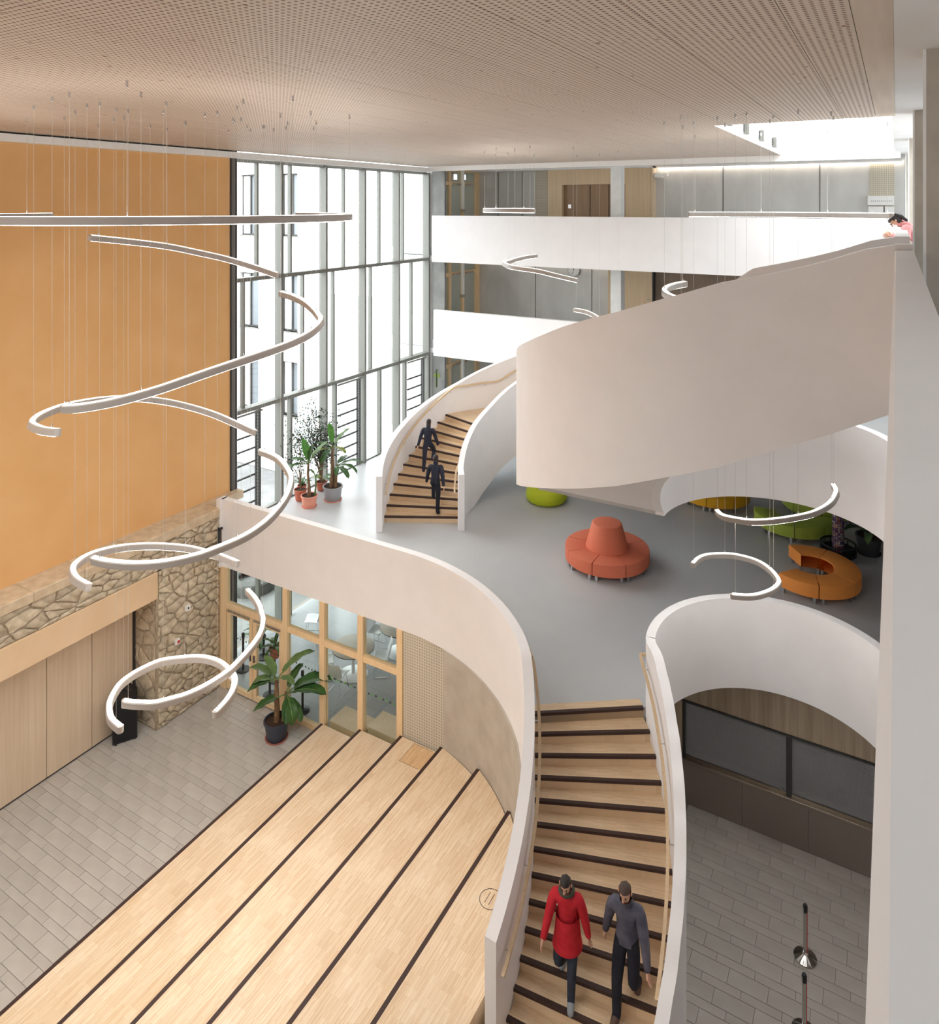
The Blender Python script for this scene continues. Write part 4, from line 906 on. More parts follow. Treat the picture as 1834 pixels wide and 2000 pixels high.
def belt_post(c, label):
    o = thing('belt_barrier_post', label, 'barrier post', (c[0],c[1],0))
    M().lathe([(1e-4,0),(.175,0),(.178,.02),(.10,.055),(.045,.075),(.032,.10),(1e-4,.10)],32).build('base', POLISH, o, smooth=40, world=False)
    M().lathe([(.032,.07),(.032,.80),(1e-4,.80)],20).build('pole', POLISH, o, smooth=40, world=False)
    M().lathe([(.036,.76),(.038,.77),(.038,.85),(.03,.875),(1e-4,.88)],20).build('head', BLACK, o, smooth=40, world=False)
    M().box(.026,.036,-.012,.012,.1,.77).build('belt', RED, o, world=False)
    M().box(-.03,-.02,-.044,-.036,.72,.85).build('belt_slot', CHROME, o, world=False)
belt_post((-1.30,13.22), 'polished barrier post with a red stripe on the tiled floor, the farther one')
belt_post(at(1571,2016), 'polished barrier post cut off by the bottom edge, the nearer one')
def black_post(c, label):
    o = thing('belt_barrier_post', label, 'barrier post', (c[0],c[1],0))
    M().lathe([(1e-4,0),(.17,0),(.17,.025),(.06,.05),(1e-4,.05)],28).build('base', BLACK, o, smooth=40, world=False)
    M().lathe([(.03,.03),(.03,.92),(1e-4,.92)],14).build('pole', BLACK, o, smooth=40, world=False)
    M().lathe([(.04,.86),(.04,.98),(1e-4,.99)],14).build('head', BLACK, o, smooth=40, world=False)
for (px,py),lb in (((475,1308),'black barrier post behind the left door leaf'),((515,1284),'black barrier post behind the right door leaf near the terracotta pot'),((527,1358),'black barrier post behind the right door leaf close to the glass'),((591,1388),'black barrier post behind the potted banana near the seating steps')):
    black_post(at(px,py), lb)
# ---------------------------------------------------------------- tables and chairs in the glazed room
SHELL = mat('white_shell', rgb(238,240,242), .35); WT = veneer('pale_table_top', rgb(214,206,194), rgb(200,190,176), sc=(2,22,2))
def table(c, label, r=.56):
    o = thing('round_table', label, 'table', (c[0],c[1],0))
    M().lathe([(1e-4,.715),(r-.02,.715),(r,.722),(r,.738),(r-.004,.74),(1e-4,.74)],48).build('tabletop', WT, o, smooth=30, world=False)
    M().lathe([(r+.001,.718),(r+.003,.72),(r+.003,.736),(r+.001,.738)],48).build('edge_band', BLACK, o, smooth=30, world=False)
    M().lathe([(.05,.03),(.045,.6),(.09,.715)],20).build('column', SHELL, o, smooth=40, world=False)
    M().lathe([(1e-4,0),(.38,0),(.385,.012),(.36,.022),(.06,.035),(1e-4,.035)],40).build('base', SHELL, o, smooth=40, world=False)
def chair_proto():
    o = thing('shell_chair', 'x', 'chair', (0,0,0))
    k = M(); nu,nv = 10,14                                 # one-piece shell: seat running up into the back
    for j in range(nv+1):
        t = j/nv
        if t < .5: y = -.22+t*2*.40; z = .45+.02*math.cos(t*2*math.pi)-.015
        else:
            q = (t-.5)*2; y = .18+.09*math.sin(q*1.2)+.02*q; z = .435+.42*q**1.15
        for i in range(nu+1):
            u = i/nu*2-1; wd = .23*(1-.25*max(0,(t-.75))*u*u) if t < .9 else .21-.02*(t-.9)*10
            k.v.append((u*wd, y-(.05*u*u if t > .5 else 0), z+(.06*u*u*(.4+.6*math.sin(math.pi*min(t*1.4,1))))+(-.03*u*u*max(0,t-.85)*6)))
    n = nu+1
    k.f = [(j*n+i,j*n+i+1,(j+1)*n+i+1,(j+1)*n+i) for j in range(nv) for i in range(nu)]
    sh = k.build('shell', SHELL, o, smooth=60, world=False); md = sh.modifiers.new('t','SOLIDIFY'); md.thickness = .012
    for sx in (-1,1):
        M().tube([(sx*.15,-.15,.43),(sx*.22,-.20,.02),(sx*.22,-.18,.008),(sx*.22,.2,.008),(sx*.22,.22,.02),(sx*.15,.14,.43)],.006,6).build('sled_leg', CHROME, o, smooth=60, world=False)
    M().tube([(-.15,-.15,.43),(.15,-.15,.43)],.006,6).build('crossbar', CHROME, o, world=False)
    return o
cp = chair_proto()
CH = [((723,1282),(730,1262,.74),'white shell chair right of the round table seen through the screen'),((700,1345),(695,1275,.74),'white shell chair in front of the round table near the steps'),((655,1330),(690,1275,.74),'white shell chair left of the round table by the timber post'),((613,1228),(600,1300,0),'white shell chair alone near the window, upper left of the table'),((735,1240),(768,1225,.74),'white shell chair behind the round table, partly hidden by the parapet')]
tc = at(690,1262,.74); table(tc, 'round pale-topped pedestal table behind the timber glass screen')
t2 = at(782,1222,.74); table(t2, 'second round table mostly hidden under the parapet edge')
places = [((tc[0]+.62,tc[1]+.42),tc),((tc[0]+.1,tc[1]-.75),tc),((tc[0]-.55,tc[1]-.45),tc),(at(612,1240),(at(560,1240))),((t2[0]-.75,t2[1]-.1),t2)]
for i,((p,f_),(_,_,lb)) in enumerate(zip(places,CH)):
    rz = math.atan2(f_[1]-p[1], f_[0]-p[0])+HP
    if i == 0: cp.location = (p[0],p[1],0); cp.rotation_euler = (0,0,rz); cp['label'] = lb
    else: copy_tree(cp, (p[0],p[1],0), rz, lb)
# low oak platforms behind the screen, continuing the seating steps
for i,(x0,x1,z) in enumerate(((-11.55,-10.6,.27),(-10.42,-9.45,.54))):
    o = thing('step_block', ('low pale oak block behind the third bay of the screen','higher pale oak block behind the fourth bay of the screen')[i], 'block', ((x0+x1)/2,13.5,0))
    M().cbox(x0,x1,13.24,13.84,z-.03,z,.004).build('top', OAK, o); M().box(x0+.01,x1-.01,13.25,13.83,0,z-.03).build('body', OAKF, o)
# ---------------------------------------------------------------- plants
LEAFD = noisy('banana_leaf_dark', rgb(46,78,40), rgb(62,98,48), scale=(3,3,3), ns=3, rough=.4)
LEAFL = noisy('banana_leaf_light', rgb(86,112,64), rgb(104,130,80), scale=(3,3,3), ns=3, rough=.4)
LEAFG = noisy('banana_leaf_bright', rgb(66,128,44), rgb(88,150,58), scale=(3,3,3), ns=3, rough=.4)
LEAFY = noisy('banana_leaf_yellowing', rgb(150,150,70), rgb(104,120,60), scale=(3,3,3), ns=4, rough=.5)
STEM = noisy('banana_stem', rgb(92,66,50), rgb(140,112,82), scale=(5,5,1.4), ns=4, rough=.8)
TWIG = mat('twig', rgb(128,104,78), .8); SOIL = noisy('soil', rgb(52,38,30), rgb(74,54,42), ns=18, rough=.95)
FICUS = noisy('ficus_leaf', rgb(24,40,26), rgb(52,74,48), ns=14, rough=.45)
def pot(o, r, h, m, saucer=None):
    M().lathe([(1e-4,.012),(r*.74,.012),(r*.78,.03),(r*.94,h*.86),(r*1.0,h*.86),(r*1.02,h*.88),(r*1.02,h*.99),(r*.99,h),(r*.92,h),(r*.9,h*.93)],32).build('pot', m, o, smooth=40, world=False)
    M().lathe([(1e-4,h*.90),(r*.91,h*.90)],24).build('soil', SOIL, o, world=False)
    if saucer: M().lathe([(1e-4,0),(r*.86,0),(r*.92,.035),(r*.89,.035),(r*.84,.012),(1e-4,.012)],32).build('saucer', saucer, o, smooth=40, world=False)
RV = lambda a,e: Vector((math.cos(a)*math.cos(e), math.sin(a)*math.cos(e), math.sin(e)))
def cam_az(deg): return YAW+math.radians(deg)            # 0 = to the right in the photograph, 90 = away
def leaf(o, base, az, el, ln, wd, droop, m, pet=.25, fold=.35):
    d_ = RV(cam_az(az), math.radians(el)); p = Vector(base); pts = [p.copy()]; n = 10; e = math.radians(el)
    for i in range(n):
        e -= math.radians(droop)/n*(.4+1.2*i/n); p = p+RV(cam_az(az), e)*ln*(1+pet)/n; pts.append(p.copy())
    k = M(); side_ = Vector((-math.sin(cam_az(az)), math.cos(cam_az(az)), 0)); q = int(round(n*pet/(1+pet)))
    blade = pts[q:]; N = len(blade)-1
    for i,b_ in enumerate(blade):
        t = i/N; w_ = wd/2*(math.sin(math.pi*min(1,(t*.93+.07)))**.55)*(1 if t < .98 else .2)
        up = (blade[min(i+1,N)]-blade[max(i-1,0)]).cross(side_)*-1
        up = up.normalized() if up.length > 1e-6 else Vector((0,0,1))
        if up.z < 0: up = -up
        wv = .012*math.sin(i*2.1)
        k.v += [tuple(b_+side_*w_+up*(fold*w_*.6+wv)), tuple(b_+side_*w_*.5+up*fold*w_*.42), tuple(b_), tuple(b_-side_*w_*.5+up*fold*w_*.42), tuple(b_-side_*w_+up*(fold*w_*.6-wv))]
        if i: 
            a = (i-1)*5; c = i*5
            for j in range(4): k.f.append((a+j,a+j+1,c+j+1,c+j))
    lf = k.build('leaf', m, o, smooth=70, world=False)
    M().tube(pts, [.016-.012*i/n for i in range(n+1)], 6).build('midrib', LEAFL, lf, smooth=60, world=False)
def plant(label, c, z): return thing('potted_plant', label, 'plant', (c[0],c[1],z))
TC = noisy('terracotta_pot', rgb(178,98,76), rgb(188,108,84), ns=6, rough=.7); TP = noisy('pink_terracotta_pot', rgb(222,150,128), rgb(228,158,136), ns=6, rough=.7)
GP = mat('grey_pot', rgb(150,150,152), .55); NAVY = mat('slate_blue_pot', rgb(58,64,78), .45); SAUC = mat('red_saucer', rgb(178,104,88), .6); DP = mat('charcoal_pot', rgb(64,68,72), .5)
c = at(540,1441); o = plant('large banana plant in a slate-blue pot on the tiled floor before the screen', c, 0); pot(o, .29, .44, NAVY, SAUC)
M().tube([(0,0,.36),(.01,.01,.7),(0,.0,1.05),(-.02,.02,1.35)],[.075,.062,.055,.04],10).build('stem', STEM, o, smooth=60, world=False)
M().tube([(.12,.10,.36),(.15,.12,.6),(.17,.13,.85),(.17,.13,1.05)],[.055,.05,.042,.03],10).build('stem', STEM, o, smooth=60, world=False)
b_ = (-.02,.02,1.32); b2 = (.17,.13,1.0)
for a_ in ((b_,25,52,.85,.26,60,LEAFL),(b_,170,48,.62,.24,75,LEAFL),(b_,150,70,.5,.24,50,LEAFL),(b_,185,25,.5,.24,80,LEAFL),(b_,-30,45,.5,.2,90,LEAFL),(b_,-160,10,.55,.24,50,LEAFD),
           (b2,12,40,.95,.40,78,LEAFD),(b2,-12,30,.85,.38,55,LEAFD),(b2,200,-5,.62,.28,30,LEAFD),(b2,-60,10,.65,.26,120,LEAFD),(b2,-40,-10,.6,.22,60,LEAFD),(b2,-75,-25,.5,.2,40,LEAFD),(b2,60,60,.6,.2,60,LEAFD)): leaf(o,*a_)
c = at(604,989,L1); o = plant('tall banana plant in a pale pink terracotta pot, foremost by the glass wall', c, L1); pot(o, .24, .34, TP, TP)
M().tube([(0,0,.3),(-.03,.02,.6),(-.08,.03,.95),(-.06,.03,1.25)],[.055,.045,.035,.03],9).build('stem', STEM, o, smooth=60, world=False)
M().tube([(.13,.1,.3),(.15,.12,.6),(.14,.12,.9)],[.03,.026,.02],8).build('stem', LEAFL, o, smooth=60, world=False)
b_ = (-.06,.03,1.22); b2 = (.14,.12,.88)
for a_ in ((b_,130,72,.62,.24,25,LEAFG),(b_,35,55,.68,.2,30,LEAFL),(b_,175,38,.5,.2,70,LEAFD),(b_,195,10,.62,.2,50,LEAFD),(b_,60,80,.45,.16,20,LEAFD),(b2,20,60,.35,.1,60,LEAFD),(b2,150,50,.28,.09,60,LEAFD),(b2,-50,30,.25,.08,60,LEAFY)): leaf(o,*a_)
c = at(650,976,L1); o = plant('banana plant with a yellowing leaf in a grey pot by the glass wall', c, L1); pot(o, .295, .43, GP, TP)
M().tube([(-.04,0,.38),(-.02,.01,.8),(-.04,.02,1.3),(-.03,.02,1.6)],[.07,.06,.045,.03],9).build('stem', STEM, o, smooth=60, world=False)
M().tube([(.08,.03,.38),(.09,.04,.75),(.11,.04,1.05)],[.05,.045,.03],9).build('stem', STEM, o, smooth=60, world=False)
b_ = (-.03,.02,1.55); b2 = (.11,.04,1.02)
for a_ in ((b_,120,74,.6,.2,25,LEAFG),(b_,30,55,.6,.18,30,LEAFL),(b_,-20,10,.4,.2,60,LEAFY),(b_,190,0,.6,.2,50,LEAFY),(b_,170,30,.5,.2,60,LEAFD),(b_,-120,-10,.5,.22,60,LEAFD),(b2,20,25,.75,.2,70,LEAFD),(b2,-10,20,.6,.2,90,LEAFD),(b2,-45,5,.55,.2,60,LEAFD),(b2,60,40,.5,.18,70,LEAFD),(b2,-80,20,.45,.16,80,LEAFD)): leaf(o,*a_)
def ficus(o, z0, tips, nleaf, spread, r=.022):
    rr = random.Random(int(o.location.x*1000)); k = M()
    for tx,ty,tz in tips:
        path = [(0,0,z0),(tx*.2,ty*.2,z0+(tz-z0)*.45),(tx*.6,ty*.6,z0+(tz-z0)*.75),(tx,ty,tz)]
        M().tube(spline(path,3), [r*(1-.07*i) for i in range(10)], 5).build('branch', TWIG, o, smooth=60, world=False)
    for i in range(nleaf):
        tx,ty,tz = rr.choice(tips); t = rr.uniform(.45,1.05)
        p = Vector((tx*t**1.4, ty*t**1.4, z0+(tz-z0)*t))+Vector((rr.gauss(0,spread),rr.gauss(0,spread),rr.gauss(0,spread*.8)))
        a,e = rr.uniform(0,6.28), rr.uniform(-1.2,.4); d_ = RV(a,e); s_ = Vector((-math.sin(a),math.cos(a),0)).lerp(Vector((0,0,1)),rr.uniform(0,.5)).normalized(); l_ = rr.uniform(.07,.11)
        k.add([p, p+d_*l_*.5+s_*l_*.24, p+d_*l_, p+d_*l_*.5-s_*l_*.24], [(0,1,2,3)])
    f_ = k.build('foliage', FICUS, o, world=False); f_['kind'] = 'stuff'
def cv(r_, f_): s,c = math.sin(YAW),math.cos(YAW); return (c*r_-s*f_, s*r_+c*f_)
c = at(628,957,L1); o = plant('bushy small-leaved fig in a small terracotta pot behind the bananas', c, L1); pot(o, .17, .27, TC)
ficus(o, .24, [(*cv(-.35,.1),2.55),(*cv(-.6,.1),2.2),(*cv(-.1,.05),2.35),(*cv(.2,.1),2.0),(*cv(-.75,.0),1.75),(*cv(-.3,-.1),1.9),(*cv(.3,0),1.6),(*cv(-1.1,.05),1.9)], 2600, .17)
for a_ in (((0,0,.3),30,40,.4,.2,90,LEAFD),((0,0,.3),-30,35,.4,.2,90,LEAFD),((0,0,.3),160,40,.35,.18,90,LEAFL)): leaf(o,*a_)
c = at(587,977,L1); o = plant('thin-stemmed sparse plant in a red-brown pot left of the pink pot', c, L1); pot(o, .19, .34, TC)
ficus(o, .3, [(*cv(-.05,0),1.8),(*cv(-.3,.1),1.9),(*cv(.1,.1),1.5),(*cv(-.45,0),1.3)], 420, .14, .016)
c = at(583,965,L1); c = (c[0]+.05,c[1]+.1); o = plant('small green plant in a brown pot at the foot of the glass mullion', c, L1); pot(o, .14, .26, TC)
for a_ in range(0,360,45): leaf(o,(0,0,.22),a_,60,.3,.08,80,LEAFD)
c = at(1697,1080,L1); o = plant('leafy plant in a large charcoal pot right of the mosaic pole', c, L1); pot(o, .31, .46, DP, DP)
for i,a_ in enumerate((0,50,100,150,200,240,290,330)): leaf(o,(0,0,.42),a_,62-10*(i%3),.75,.2,80,LEAFL if i%2 else LEAFD)
c = at(537,1330); o = plant('green trailing plant in a terracotta pot on a slim stand behind the right door leaf', c, 0); pot_z = .62
M().tube([(0,0,.0),(0,0,.62)],.02,8).build('stand', BLACK, o, world=False); M().lathe([(1e-4,0),(.14,0),(.14,.02),(1e-4,.02)],20).build('stand_foot', BLACK, o, world=False)
M().lathe([(1e-4,.62),(.10,.62),(.15,.86),(.16,.86),(.16,.9),(.14,.9)],24).build('pot', TC, o, smooth=40, world=False)
for i,a_ in enumerate(range(0,360,30)): leaf(o,(0,0,.86),a_,70-25*(i%3),.36,.1,90,LEAFD if i%2 else LEAFL)
c = at(508,1262); o = plant('dark green plant in a black pot by the far glass of the lower room', c, 0); pot(o,.16,.28,BLACK)
for i,a_ in enumerate(range(0,360,36)): leaf(o,(0,0,.25),a_,70-20*(i%3),.5,.12,80,LEAFD)
# ---------------------------------------------------------------- people
SKIN = mat('skin', rgb(222,176,152), .5); HAIRD = mat('dark_hair', rgb(38,30,30), .6); HAIRB = mat('brown_hair', rgb(72,54,46), .6)
def ik(a, b, l1, l2, bend):
    d_ = b-a; L = min(d_.length, (l1+l2)*.999); u = d_.normalized(); x = (l1*l1-l2*l2+L*L)/(2*L); h = math.sqrt(max(l1*l1-x*x,0)); n = (bend-u*bend.dot(u)).normalized()
    return a+u*x+n*h, a+u*L
def person(label, loc, rz, H, feet, hands, lean, colors, hair, scarf=None, hip=None, head=(0,0), long_hair=False, skirt=False):
    # figure faces local +Y; feet/hands are ankle / wrist targets; lean tilts the trunk forward (degrees)
    o = thing('person', label, 'person', loc, rz); k = H/1.75
    V = lambda x,y,z: Vector((x,y,z))*k
    J = {}; hz = hip if hip else (0,0,.92); J['pelvis'] = V(*hz)
    ln = math.radians(lean); ax = Vector((0,math.sin(ln),math.cos(ln))); fw = Vector((0,math.cos(ln),-math.sin(ln)))
    J['waist'] = J['pelvis']+ax*.14*k; J['chest'] = J['pelvis']+ax*.34*k; J['neck'] = J['pelvis']+ax*.52*k
    hp_ = math.radians(lean+head[0]); hx = Vector((math.sin(math.radians(head[1])),math.sin(hp_),math.cos(hp_))).normalized()
    hf = Vector((math.sin(math.radians(head[1]))*.5,math.cos(hp_),-math.sin(hp_))); hf = (hf-hx*hf.dot(hx)).normalized(); hr = hf.cross(hx).normalized()
    J['head0'] = J['neck']+hx*.09*k; J['head1'] = J['head0']+hx*.10*k+hf*.012*k; J['head2'] = J['head1']+hx*.085*k-hf*.005*k
    names = list(J); edges = [('pelvis','waist'),('waist','chest'),('chest','neck'),('neck','head0'),('head0','head1'),('head1','head2')]
    rad = {'pelvis':(.135,.105),'waist':(.125,.095),'chest':(.145,.105),'neck':(.062,.06),'head0':(.062,.072),'head1':(.082,.098),'head2':(.062,.078)}
    bone = {'head':[('head0','head1'),('head1','head2')],'torso':[('pelvis','waist'),('waist','chest'),('chest','neck')],'leg':[],'footl':[],'footr':[],'arm':[],'hand':[]}
    for s,nm in ((-1,'l'),(1,'r')):
        J['hip'+nm] = J['pelvis']+V(s*.09,0,-.04); an = V(*feet[0 if s < 0 else 1]); kn,an = ik(J['hip'+nm], an, .43*k, .42*k, Vector((s*.08,1,0)))
        J['knee'+nm] = kn; J['ankle'+nm] = an; J['toe'+nm] = an+V(s*.02,.15,-.055); J['heel'+nm] = an+V(0,-.03,-.055)
        edges += [('pelvis','hip'+nm),('hip'+nm,'knee'+nm),('knee'+nm,'ankle'+nm),('ankle'+nm,'toe'+nm)]
        rad.update({'hip'+nm:(.095,.095),'knee'+nm:(.06,.06),'ankle'+nm:(.042,.046),'toe'+nm:(.036,.03)})
        bone['leg'] += [('pelvis','hip'+nm),('hip'+nm,'knee'+nm),('knee'+nm,'ankle'+nm)]; bone['foot'+nm] += [('ankle'+nm,'toe'+nm)]
        J['sh'+nm] = J['chest']+ax*.125*k+Vector((s*.175*k,0,0)); wr = V(*hands[0 if s < 0 else 1]); el,wr = ik(J['sh'+nm], wr, .30*k, .26*k, Vector((s*.35,-1,-.2)))
        J['el'+nm] = el; J['wr'+nm] = wr; d_ = (wr-el).normalized(); J['palm'+nm] = wr+d_*.075*k
        edges += [('chest','sh'+nm),('sh'+nm,'el'+nm),('el'+nm,'wr'+nm),('wr'+nm,'palm'+nm)]
        rad.update({'sh'+nm:(.065,.065),'el'+nm:(.042,.042),'wr'+nm:(.027,.03),'palm'+nm:(.03,.022)})
        bone['arm'] += [('chest','sh'+nm),('sh'+nm,'el'+nm),('el'+nm,'wr'+nm)]; bone['hand'] += [('wr'+nm,'palm'+nm)]
        sd = d_.cross(Vector((s,0,0.01))).normalized(); cr = d_.cross(sd).normalized()
        for f_,(off_,ln_) in enumerate(((.03,.075),(.01,.085),(-.01,.08),(-.03,.062))):
            a = J['palm'+nm]+sd*off_*k+d_*.012*k; b = a+d_*ln_*.55*k+cr*.008*k*s; c = b+d_*ln_*.4*k+cr*.022*k*s
            J['f%d%s'%(f_,nm)] = a; J['g%d%s'%(f_,nm)] = b; J['h%d%s'%(f_,nm)] = c
            edges += [('palm'+nm,'f%d%s'%(f_,nm)),('f%d%s'%(f_,nm),'g%d%s'%(f_,nm)),('g%d%s'%(f_,nm),'h%d%s'%(f_,nm))]
            for q,r in (('f',.0105),('g',.0095),('h',.008)): rad['%s%d%s'%(q,f_,nm)] = (r,r)
            bone['hand'] += [('f%d%s'%(f_,nm),'g%d%s'%(f_,nm)),('g%d%s'%(f_,nm),'h%d%s'%(f_,nm))]
        a = wr+d_*.03*k+sd*.03*k; b = a+(d_*.6+sd*.7).normalized()*.045*k; c = b+(d_*.9+sd*.25).normalized()*.03*k
        J['t0'+nm],J['t1'+nm],J['t2'+nm] = a,b,c; edges += [('wr'+nm,'t0'+nm),('t0'+nm,'t1'+nm),('t1'+nm,'t2'+nm)]
        for q,r in (('t0',.013),('t1',.011),('t2',.009)): rad[q+nm] = (r,r)
        bone['hand'] += [('t0'+nm,'t1'+nm),('t1'+nm,'t2'+nm)]
    names = [n for n in J if not n.startswith('heel')]; ix = {n:i for i,n in enumerate(names)}
    me = bpy.data.meshes.new('tmp'); me.from_pydata([J[n] for n in names],[(ix[a],ix[b]) for a,b in edges],[])
    t_ = bpy.data.objects.new('tmp', me); COL.objects.link(t_)
    sk = t_.modifiers.new('s','SKIN'); sk.use_smooth_shade = True; sk.branch_smoothing = .6; sb = t_.modifiers.new('b','SUBSURF'); sb.levels = sb.render_levels = 1
    for n in names:
        d_ = me.skin_vertices[0].data[ix[n]]; d_.radius = (rad[n][0]*k, rad[n][1]*k); d_.use_root = n == 'pelvis'
    dg = bpy.context.evaluated_depsgraph_get(); bm_ = bpy.data.meshes.new_from_object(t_.evaluated_get(dg)); bpy.data.objects.remove(t_); 
    body = bpy.data.objects.new('body', bm_); COL.objects.link(body); body.parent = o; bm_.materials.clear(); bm_.materials.append(SKIN)
    bm_.polygons.foreach_set('use_smooth',[True]*len(bm_.polygons))
    segs = [(kk,J[a],J[b],(rad[a][0]+rad[b][0])/2*k) for kk,l_ in bone.items() for a,b in l_]
    def which(p):
        best = None
        for kk,a,b,r in segs:
            ab = b-a; t = max(0,min(1,(p-a).dot(ab)/ab.length_squared)); dd = (p-a-ab*t).length/max(r,.02)
            if best is None or dd < best[0]: best = (dd,kk,t)
        return best[1]
    zone = [which(p.center) for p in bm_.polygons]; nrm = [v_.normal.copy() for v_ in bm_.vertices]
    def shell(name, zs, m, off_, keep=None):
        ids = {}; k_ = M()
        for p,z in zip(bm_.polygons, zone):
            if z in zs and (keep is None or keep(p.center)):
                f_ = []
                for vi in p.vertices:
                    if vi not in ids: ids[vi] = len(k_.v); k_.v.append(tuple(bm_.vertices[vi].co+nrm[vi]*off_*k))
                    f_.append(ids[vi])
                k_.f.append(tuple(f_))
        return k_.build(name, m, o, smooth=80, world=False) if k_.f else None
    top,leg,shoe = colors
    shell('jacket', ('torso','arm'), top, .022); shell('trousers', ('leg',), leg, .014); shell('shoe', ('footl',), shoe, .016); shell('shoe', ('footr',), shoe, .016)
    hc = J['head1']; hair_keep = lambda p: (p-hc).dot(hx) > .035*k or ((p-hc).dot(hf) < .005*k and (p-hc).dot(hx) > -.10*k)
    shell('hair', ('head',), hair, .016, hair_keep)
    if long_hair:
        M().tube([hc-hf*.07*k+hx*.03*k, hc-hf*.10*k-hx*.08*k, hc-hf*.09*k-hx*.2*k],[.06*k,.055*k,.03*k],10).build('hair_tail', hair, o, smooth=60, world=False)
    if skirt:
        M().lathe([(.165*k,.16*k),(.175*k,.02*k),(.19*k,-.12*k),(.215*k,-.27*k),(.205*k,-.27*k),(.17*k,-.1*k)],24,tuple(J['pelvis'])).build('coat_skirt', top, o, smooth=50, world=False)
    for s in (-1,1):
        M().ball(tuple(hc+hf*.088*k+hr*s*.031*k+hx*.004*k), .011*k, 8, 6).build('eye', BLACK, o, smooth=60, world=False)
        M().ball(tuple(hc+hr*s*.083*k-hx*.01*k), .024*k, 8, 6, .4, .8, 1.1).build('ear', SKIN, o, smooth=60, world=False)
    M().ball(tuple(hc+hf*.104*k-hx*.028*k), .017*k, 8, 6, .8, 1, 1.2).build('nose', SKIN, o, smooth=60, world=False)
    M().ball(tuple(hc+hf*.088*k-hx*.062*k), .02*k, 8, 6, 1.2, .5, .4).build('mouth', mat('lips', rgb(180,104,96), .5), o, smooth=60, world=False)
    if scarf:
        P = [J['neck']+ax*.02*k+Vector((.085*k*math.cos(a*math.pi/8),.085*k*math.sin(a*math.pi/8),0)) for a in range(17)]
        M().tube(P,.035*k,8).build('collar', scarf, o, smooth=60, world=False)
    return o
NAVYC = noisy('navy_cloth', rgb(38,40,54), rgb(50,52,66), ns=8, rough=.85); DARKC = noisy('dark_trousers', rgb(30,31,40), rgb(40,42,52), ns=8, rough=.85)
REDC = noisy('red_coat', rgb(190,34,48), rgb(206,46,58), ns=8, rough=.8); GREYC = noisy('grey_blue_jacket', rgb(78,78,92), rgb(96,96,110), ns=8, rough=.85)
PINK = noisy('pink_hoodie', rgb(228,158,160), rgb(236,170,172), ns=8, rough=.9); SALM = mat('salmon_sleeve', rgb(226,140,118), .9)
SHOEG = mat('grey_shoe', rgb(150,156,164), .6); SHOEB = mat('brown_shoe', rgb(96,74,66), .6); JEAN = noisy('dark_jeans', rgb(48,54,66), rgb(60,66,80), ns=10, rough=.9)
z11 = L1-11*RIS
p4 = at(1106,1946,z11); person('person in a red coat and dark jeans stepping down the lower staircase', (p4[0],p4[1],z11), math.radians(-170), 1.68, [(-.09,.1,.08),(.09,-.30,.25)], [(-.3,-.12,.80),(.3,.2,.84)], 6, (REDC,JEAN,SHOEG), HAIRD, scarf=mat('dark_green_scarf', rgb(70,78,66), .9), hip=(0,-.08,.94), head=(14,0), skirt=True)
p5 = at(1222,1985,z11); person('person in a grey-blue jacket and dark trousers beside the one in red', (p5[0],p5[1],z11), math.radians(-176), 1.80, [(-.09,-.30,.25),(.09,.1,.08)], [(-.32,.16,.86),(.32,-.16,.80)], 6, (GREYC,DARKC,SHOEB), HAIRB, hip=(0,-.08,.94), head=(10,0))
z2_ = L1+5*RIS; p2 = at(836,921,z2_); person('person in a navy jacket higher up on the middle staircase', (p2[0],p2[1],z2_), math.radians(14), 1.55, [(-.09,-.2,.08),(.09,.16,.28)], [(-.3,-.2,.86),(.3,.16,.9)], 8, (NAVYC,NAVYC,BLACK), HAIRD, hip=(0,-.03,.96), head=(0,0))
z3_ = L1+RIS; p3 = at(850,1003,z3_); person('person in dark clothes on the lowest steps of the middle staircase', (p3[0],p3[1],z3_), math.radians(24), 1.6, [(-.09,.2,.42),(.09,-.12,.08)], [(-.3,.2,.9),(.3,-.18,.84)], 10, (NAVYC,DARKC,BLACK), HAIRD, hip=(0,0,.97), head=(0,0))
person('person in a pink hooded top leaning over the top gallery parapet', (.40,14.9,L3), math.radians(84), 1.66, [(-.1,-.05,.08),(.1,-.12,.08)], [(-.30,.46,1.12),(.26,.50,1.14)], 38, (PINK,JEAN,SHOEG), HAIRD, scarf=PINK, hip=(0,-.02,.93), head=(22,-20), long_hair=True)
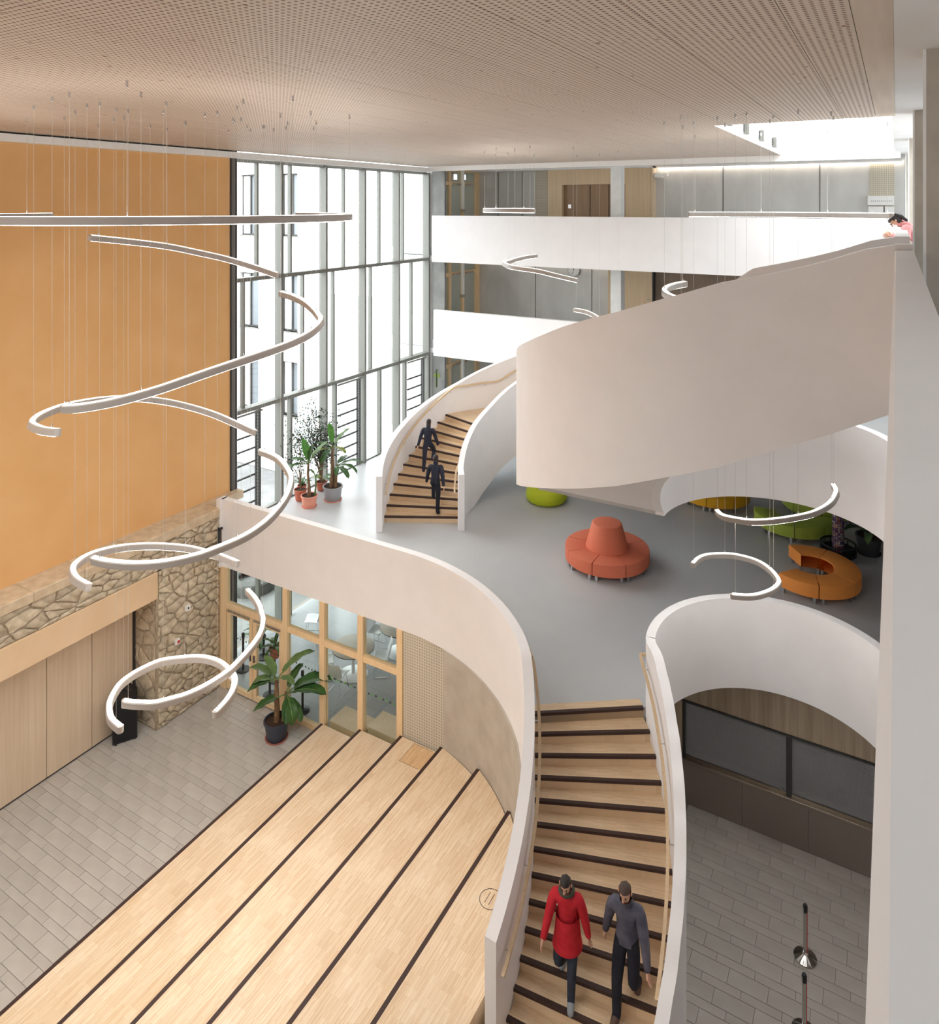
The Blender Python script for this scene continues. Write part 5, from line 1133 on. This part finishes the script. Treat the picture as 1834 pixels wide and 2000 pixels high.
# ---------------------------------------------------------------- outside: paved yard and the white wing opposite
PAVE = noisy('pale_paving', rgb(112,112,112), rgb(130,130,130), ns=1.4, rough=.8)
struct(M().box(-90,-16.0,-20,80,-.25,-.03).build('ground', PAVE))
FAC = mat('white_facade', rgb(236,236,236), .8); WIN = mat('window_glass_dark', rgb(118,124,130), .2); REV = mat('window_reveal', rgb(196,198,200), .7)
bd = thing('building', 'white rendered wing with grey windows seen through the glass wall', 'building', (-30,25,0))
WX = [(-24.75,-23.7),(-27.45,-26.2),(-30.2,-28.95)]
zs = [(2.7,5.2),(6.6,9.2),(10.3+.7,13.9)]
# facade wall built as piers and bands so the windows are real openings
xs = [-23.1]+[x for a,b in WX for x in (b,a)]+[-44]
for i in range(0,len(xs),2): M().box(xs[i+1],xs[i],25,25.4,0,16.5).build('wall', FAC, bd)
lvl = [0]+[z for a,b in zs for z in (a,b)]+[16.5]
for a,b in WX:
    for i in range(0,len(lvl),2): M().box(a,b,25,25.4,lvl[i],lvl[i+1]).build('wall', FAC, bd)
    for z0,z1 in zs:
        f_ = M().box(a,a+.07,25.18,25.3,z0,z1).box(b-.07,b,25.18,25.3,z0,z1).box(a,b,25.18,25.3,z0,z0+.07).box(a,b,25.18,25.3,z1-.07,z1).box(a+.5,a+.56,25.18,25.3,z0,z1).build('window', METALD, bd)
        M().box(a+.07,b-.07,25.26,25.28,z0+.07,z1-.07).build('pane', WIN, f_); M().box(a-.05,b+.05,24.93,25.2,z0-.05,z0).build('sill', METAL, f_)
        M().box(a+.07,a+.5,25.2,25.24,z0+.07,z1-.07).build('shutter', REV, f_)
M().box(-44,-23.1,25.4,26.5,0,16.5).build('rear_block', FAC, bd); M().box(-44,-23.0,24.9,26.6,16.5,16.7).build('roof', METAL, bd)
STN = noisy('grey_stone_ring', rgb(78,78,76), rgb(92,92,90), ns=4, rough=.9)
c = (-18.2,17.1); o = thing('stone_seat_ring', 'round grey stone ring on the paving outside the lower glass', 'stone ring', (c[0],c[1],0)); M().lathe([(.42,-.03),(.78,-.03),(.8,.30),(.76,.34),(.46,.34),(.42,.3)],32).build('ring', STN, o, smooth=35, world=False); M().lathe([(1e-4,.1),(.42,.1)],24).build('filling', PAVE, o, world=False)
o = thing('stone_slab', 'pale stone slab lying on the paving outside the lower glass', 'slab', (-19.0,15.5,0)); M().cbox(-20.5,-17.6,17.9,18.8,-.03,.42,.02).build('slab', CAP, o); M().box(-20.4,-17.7,17.85,17.9,.0,.3).build('foot', STN, o)
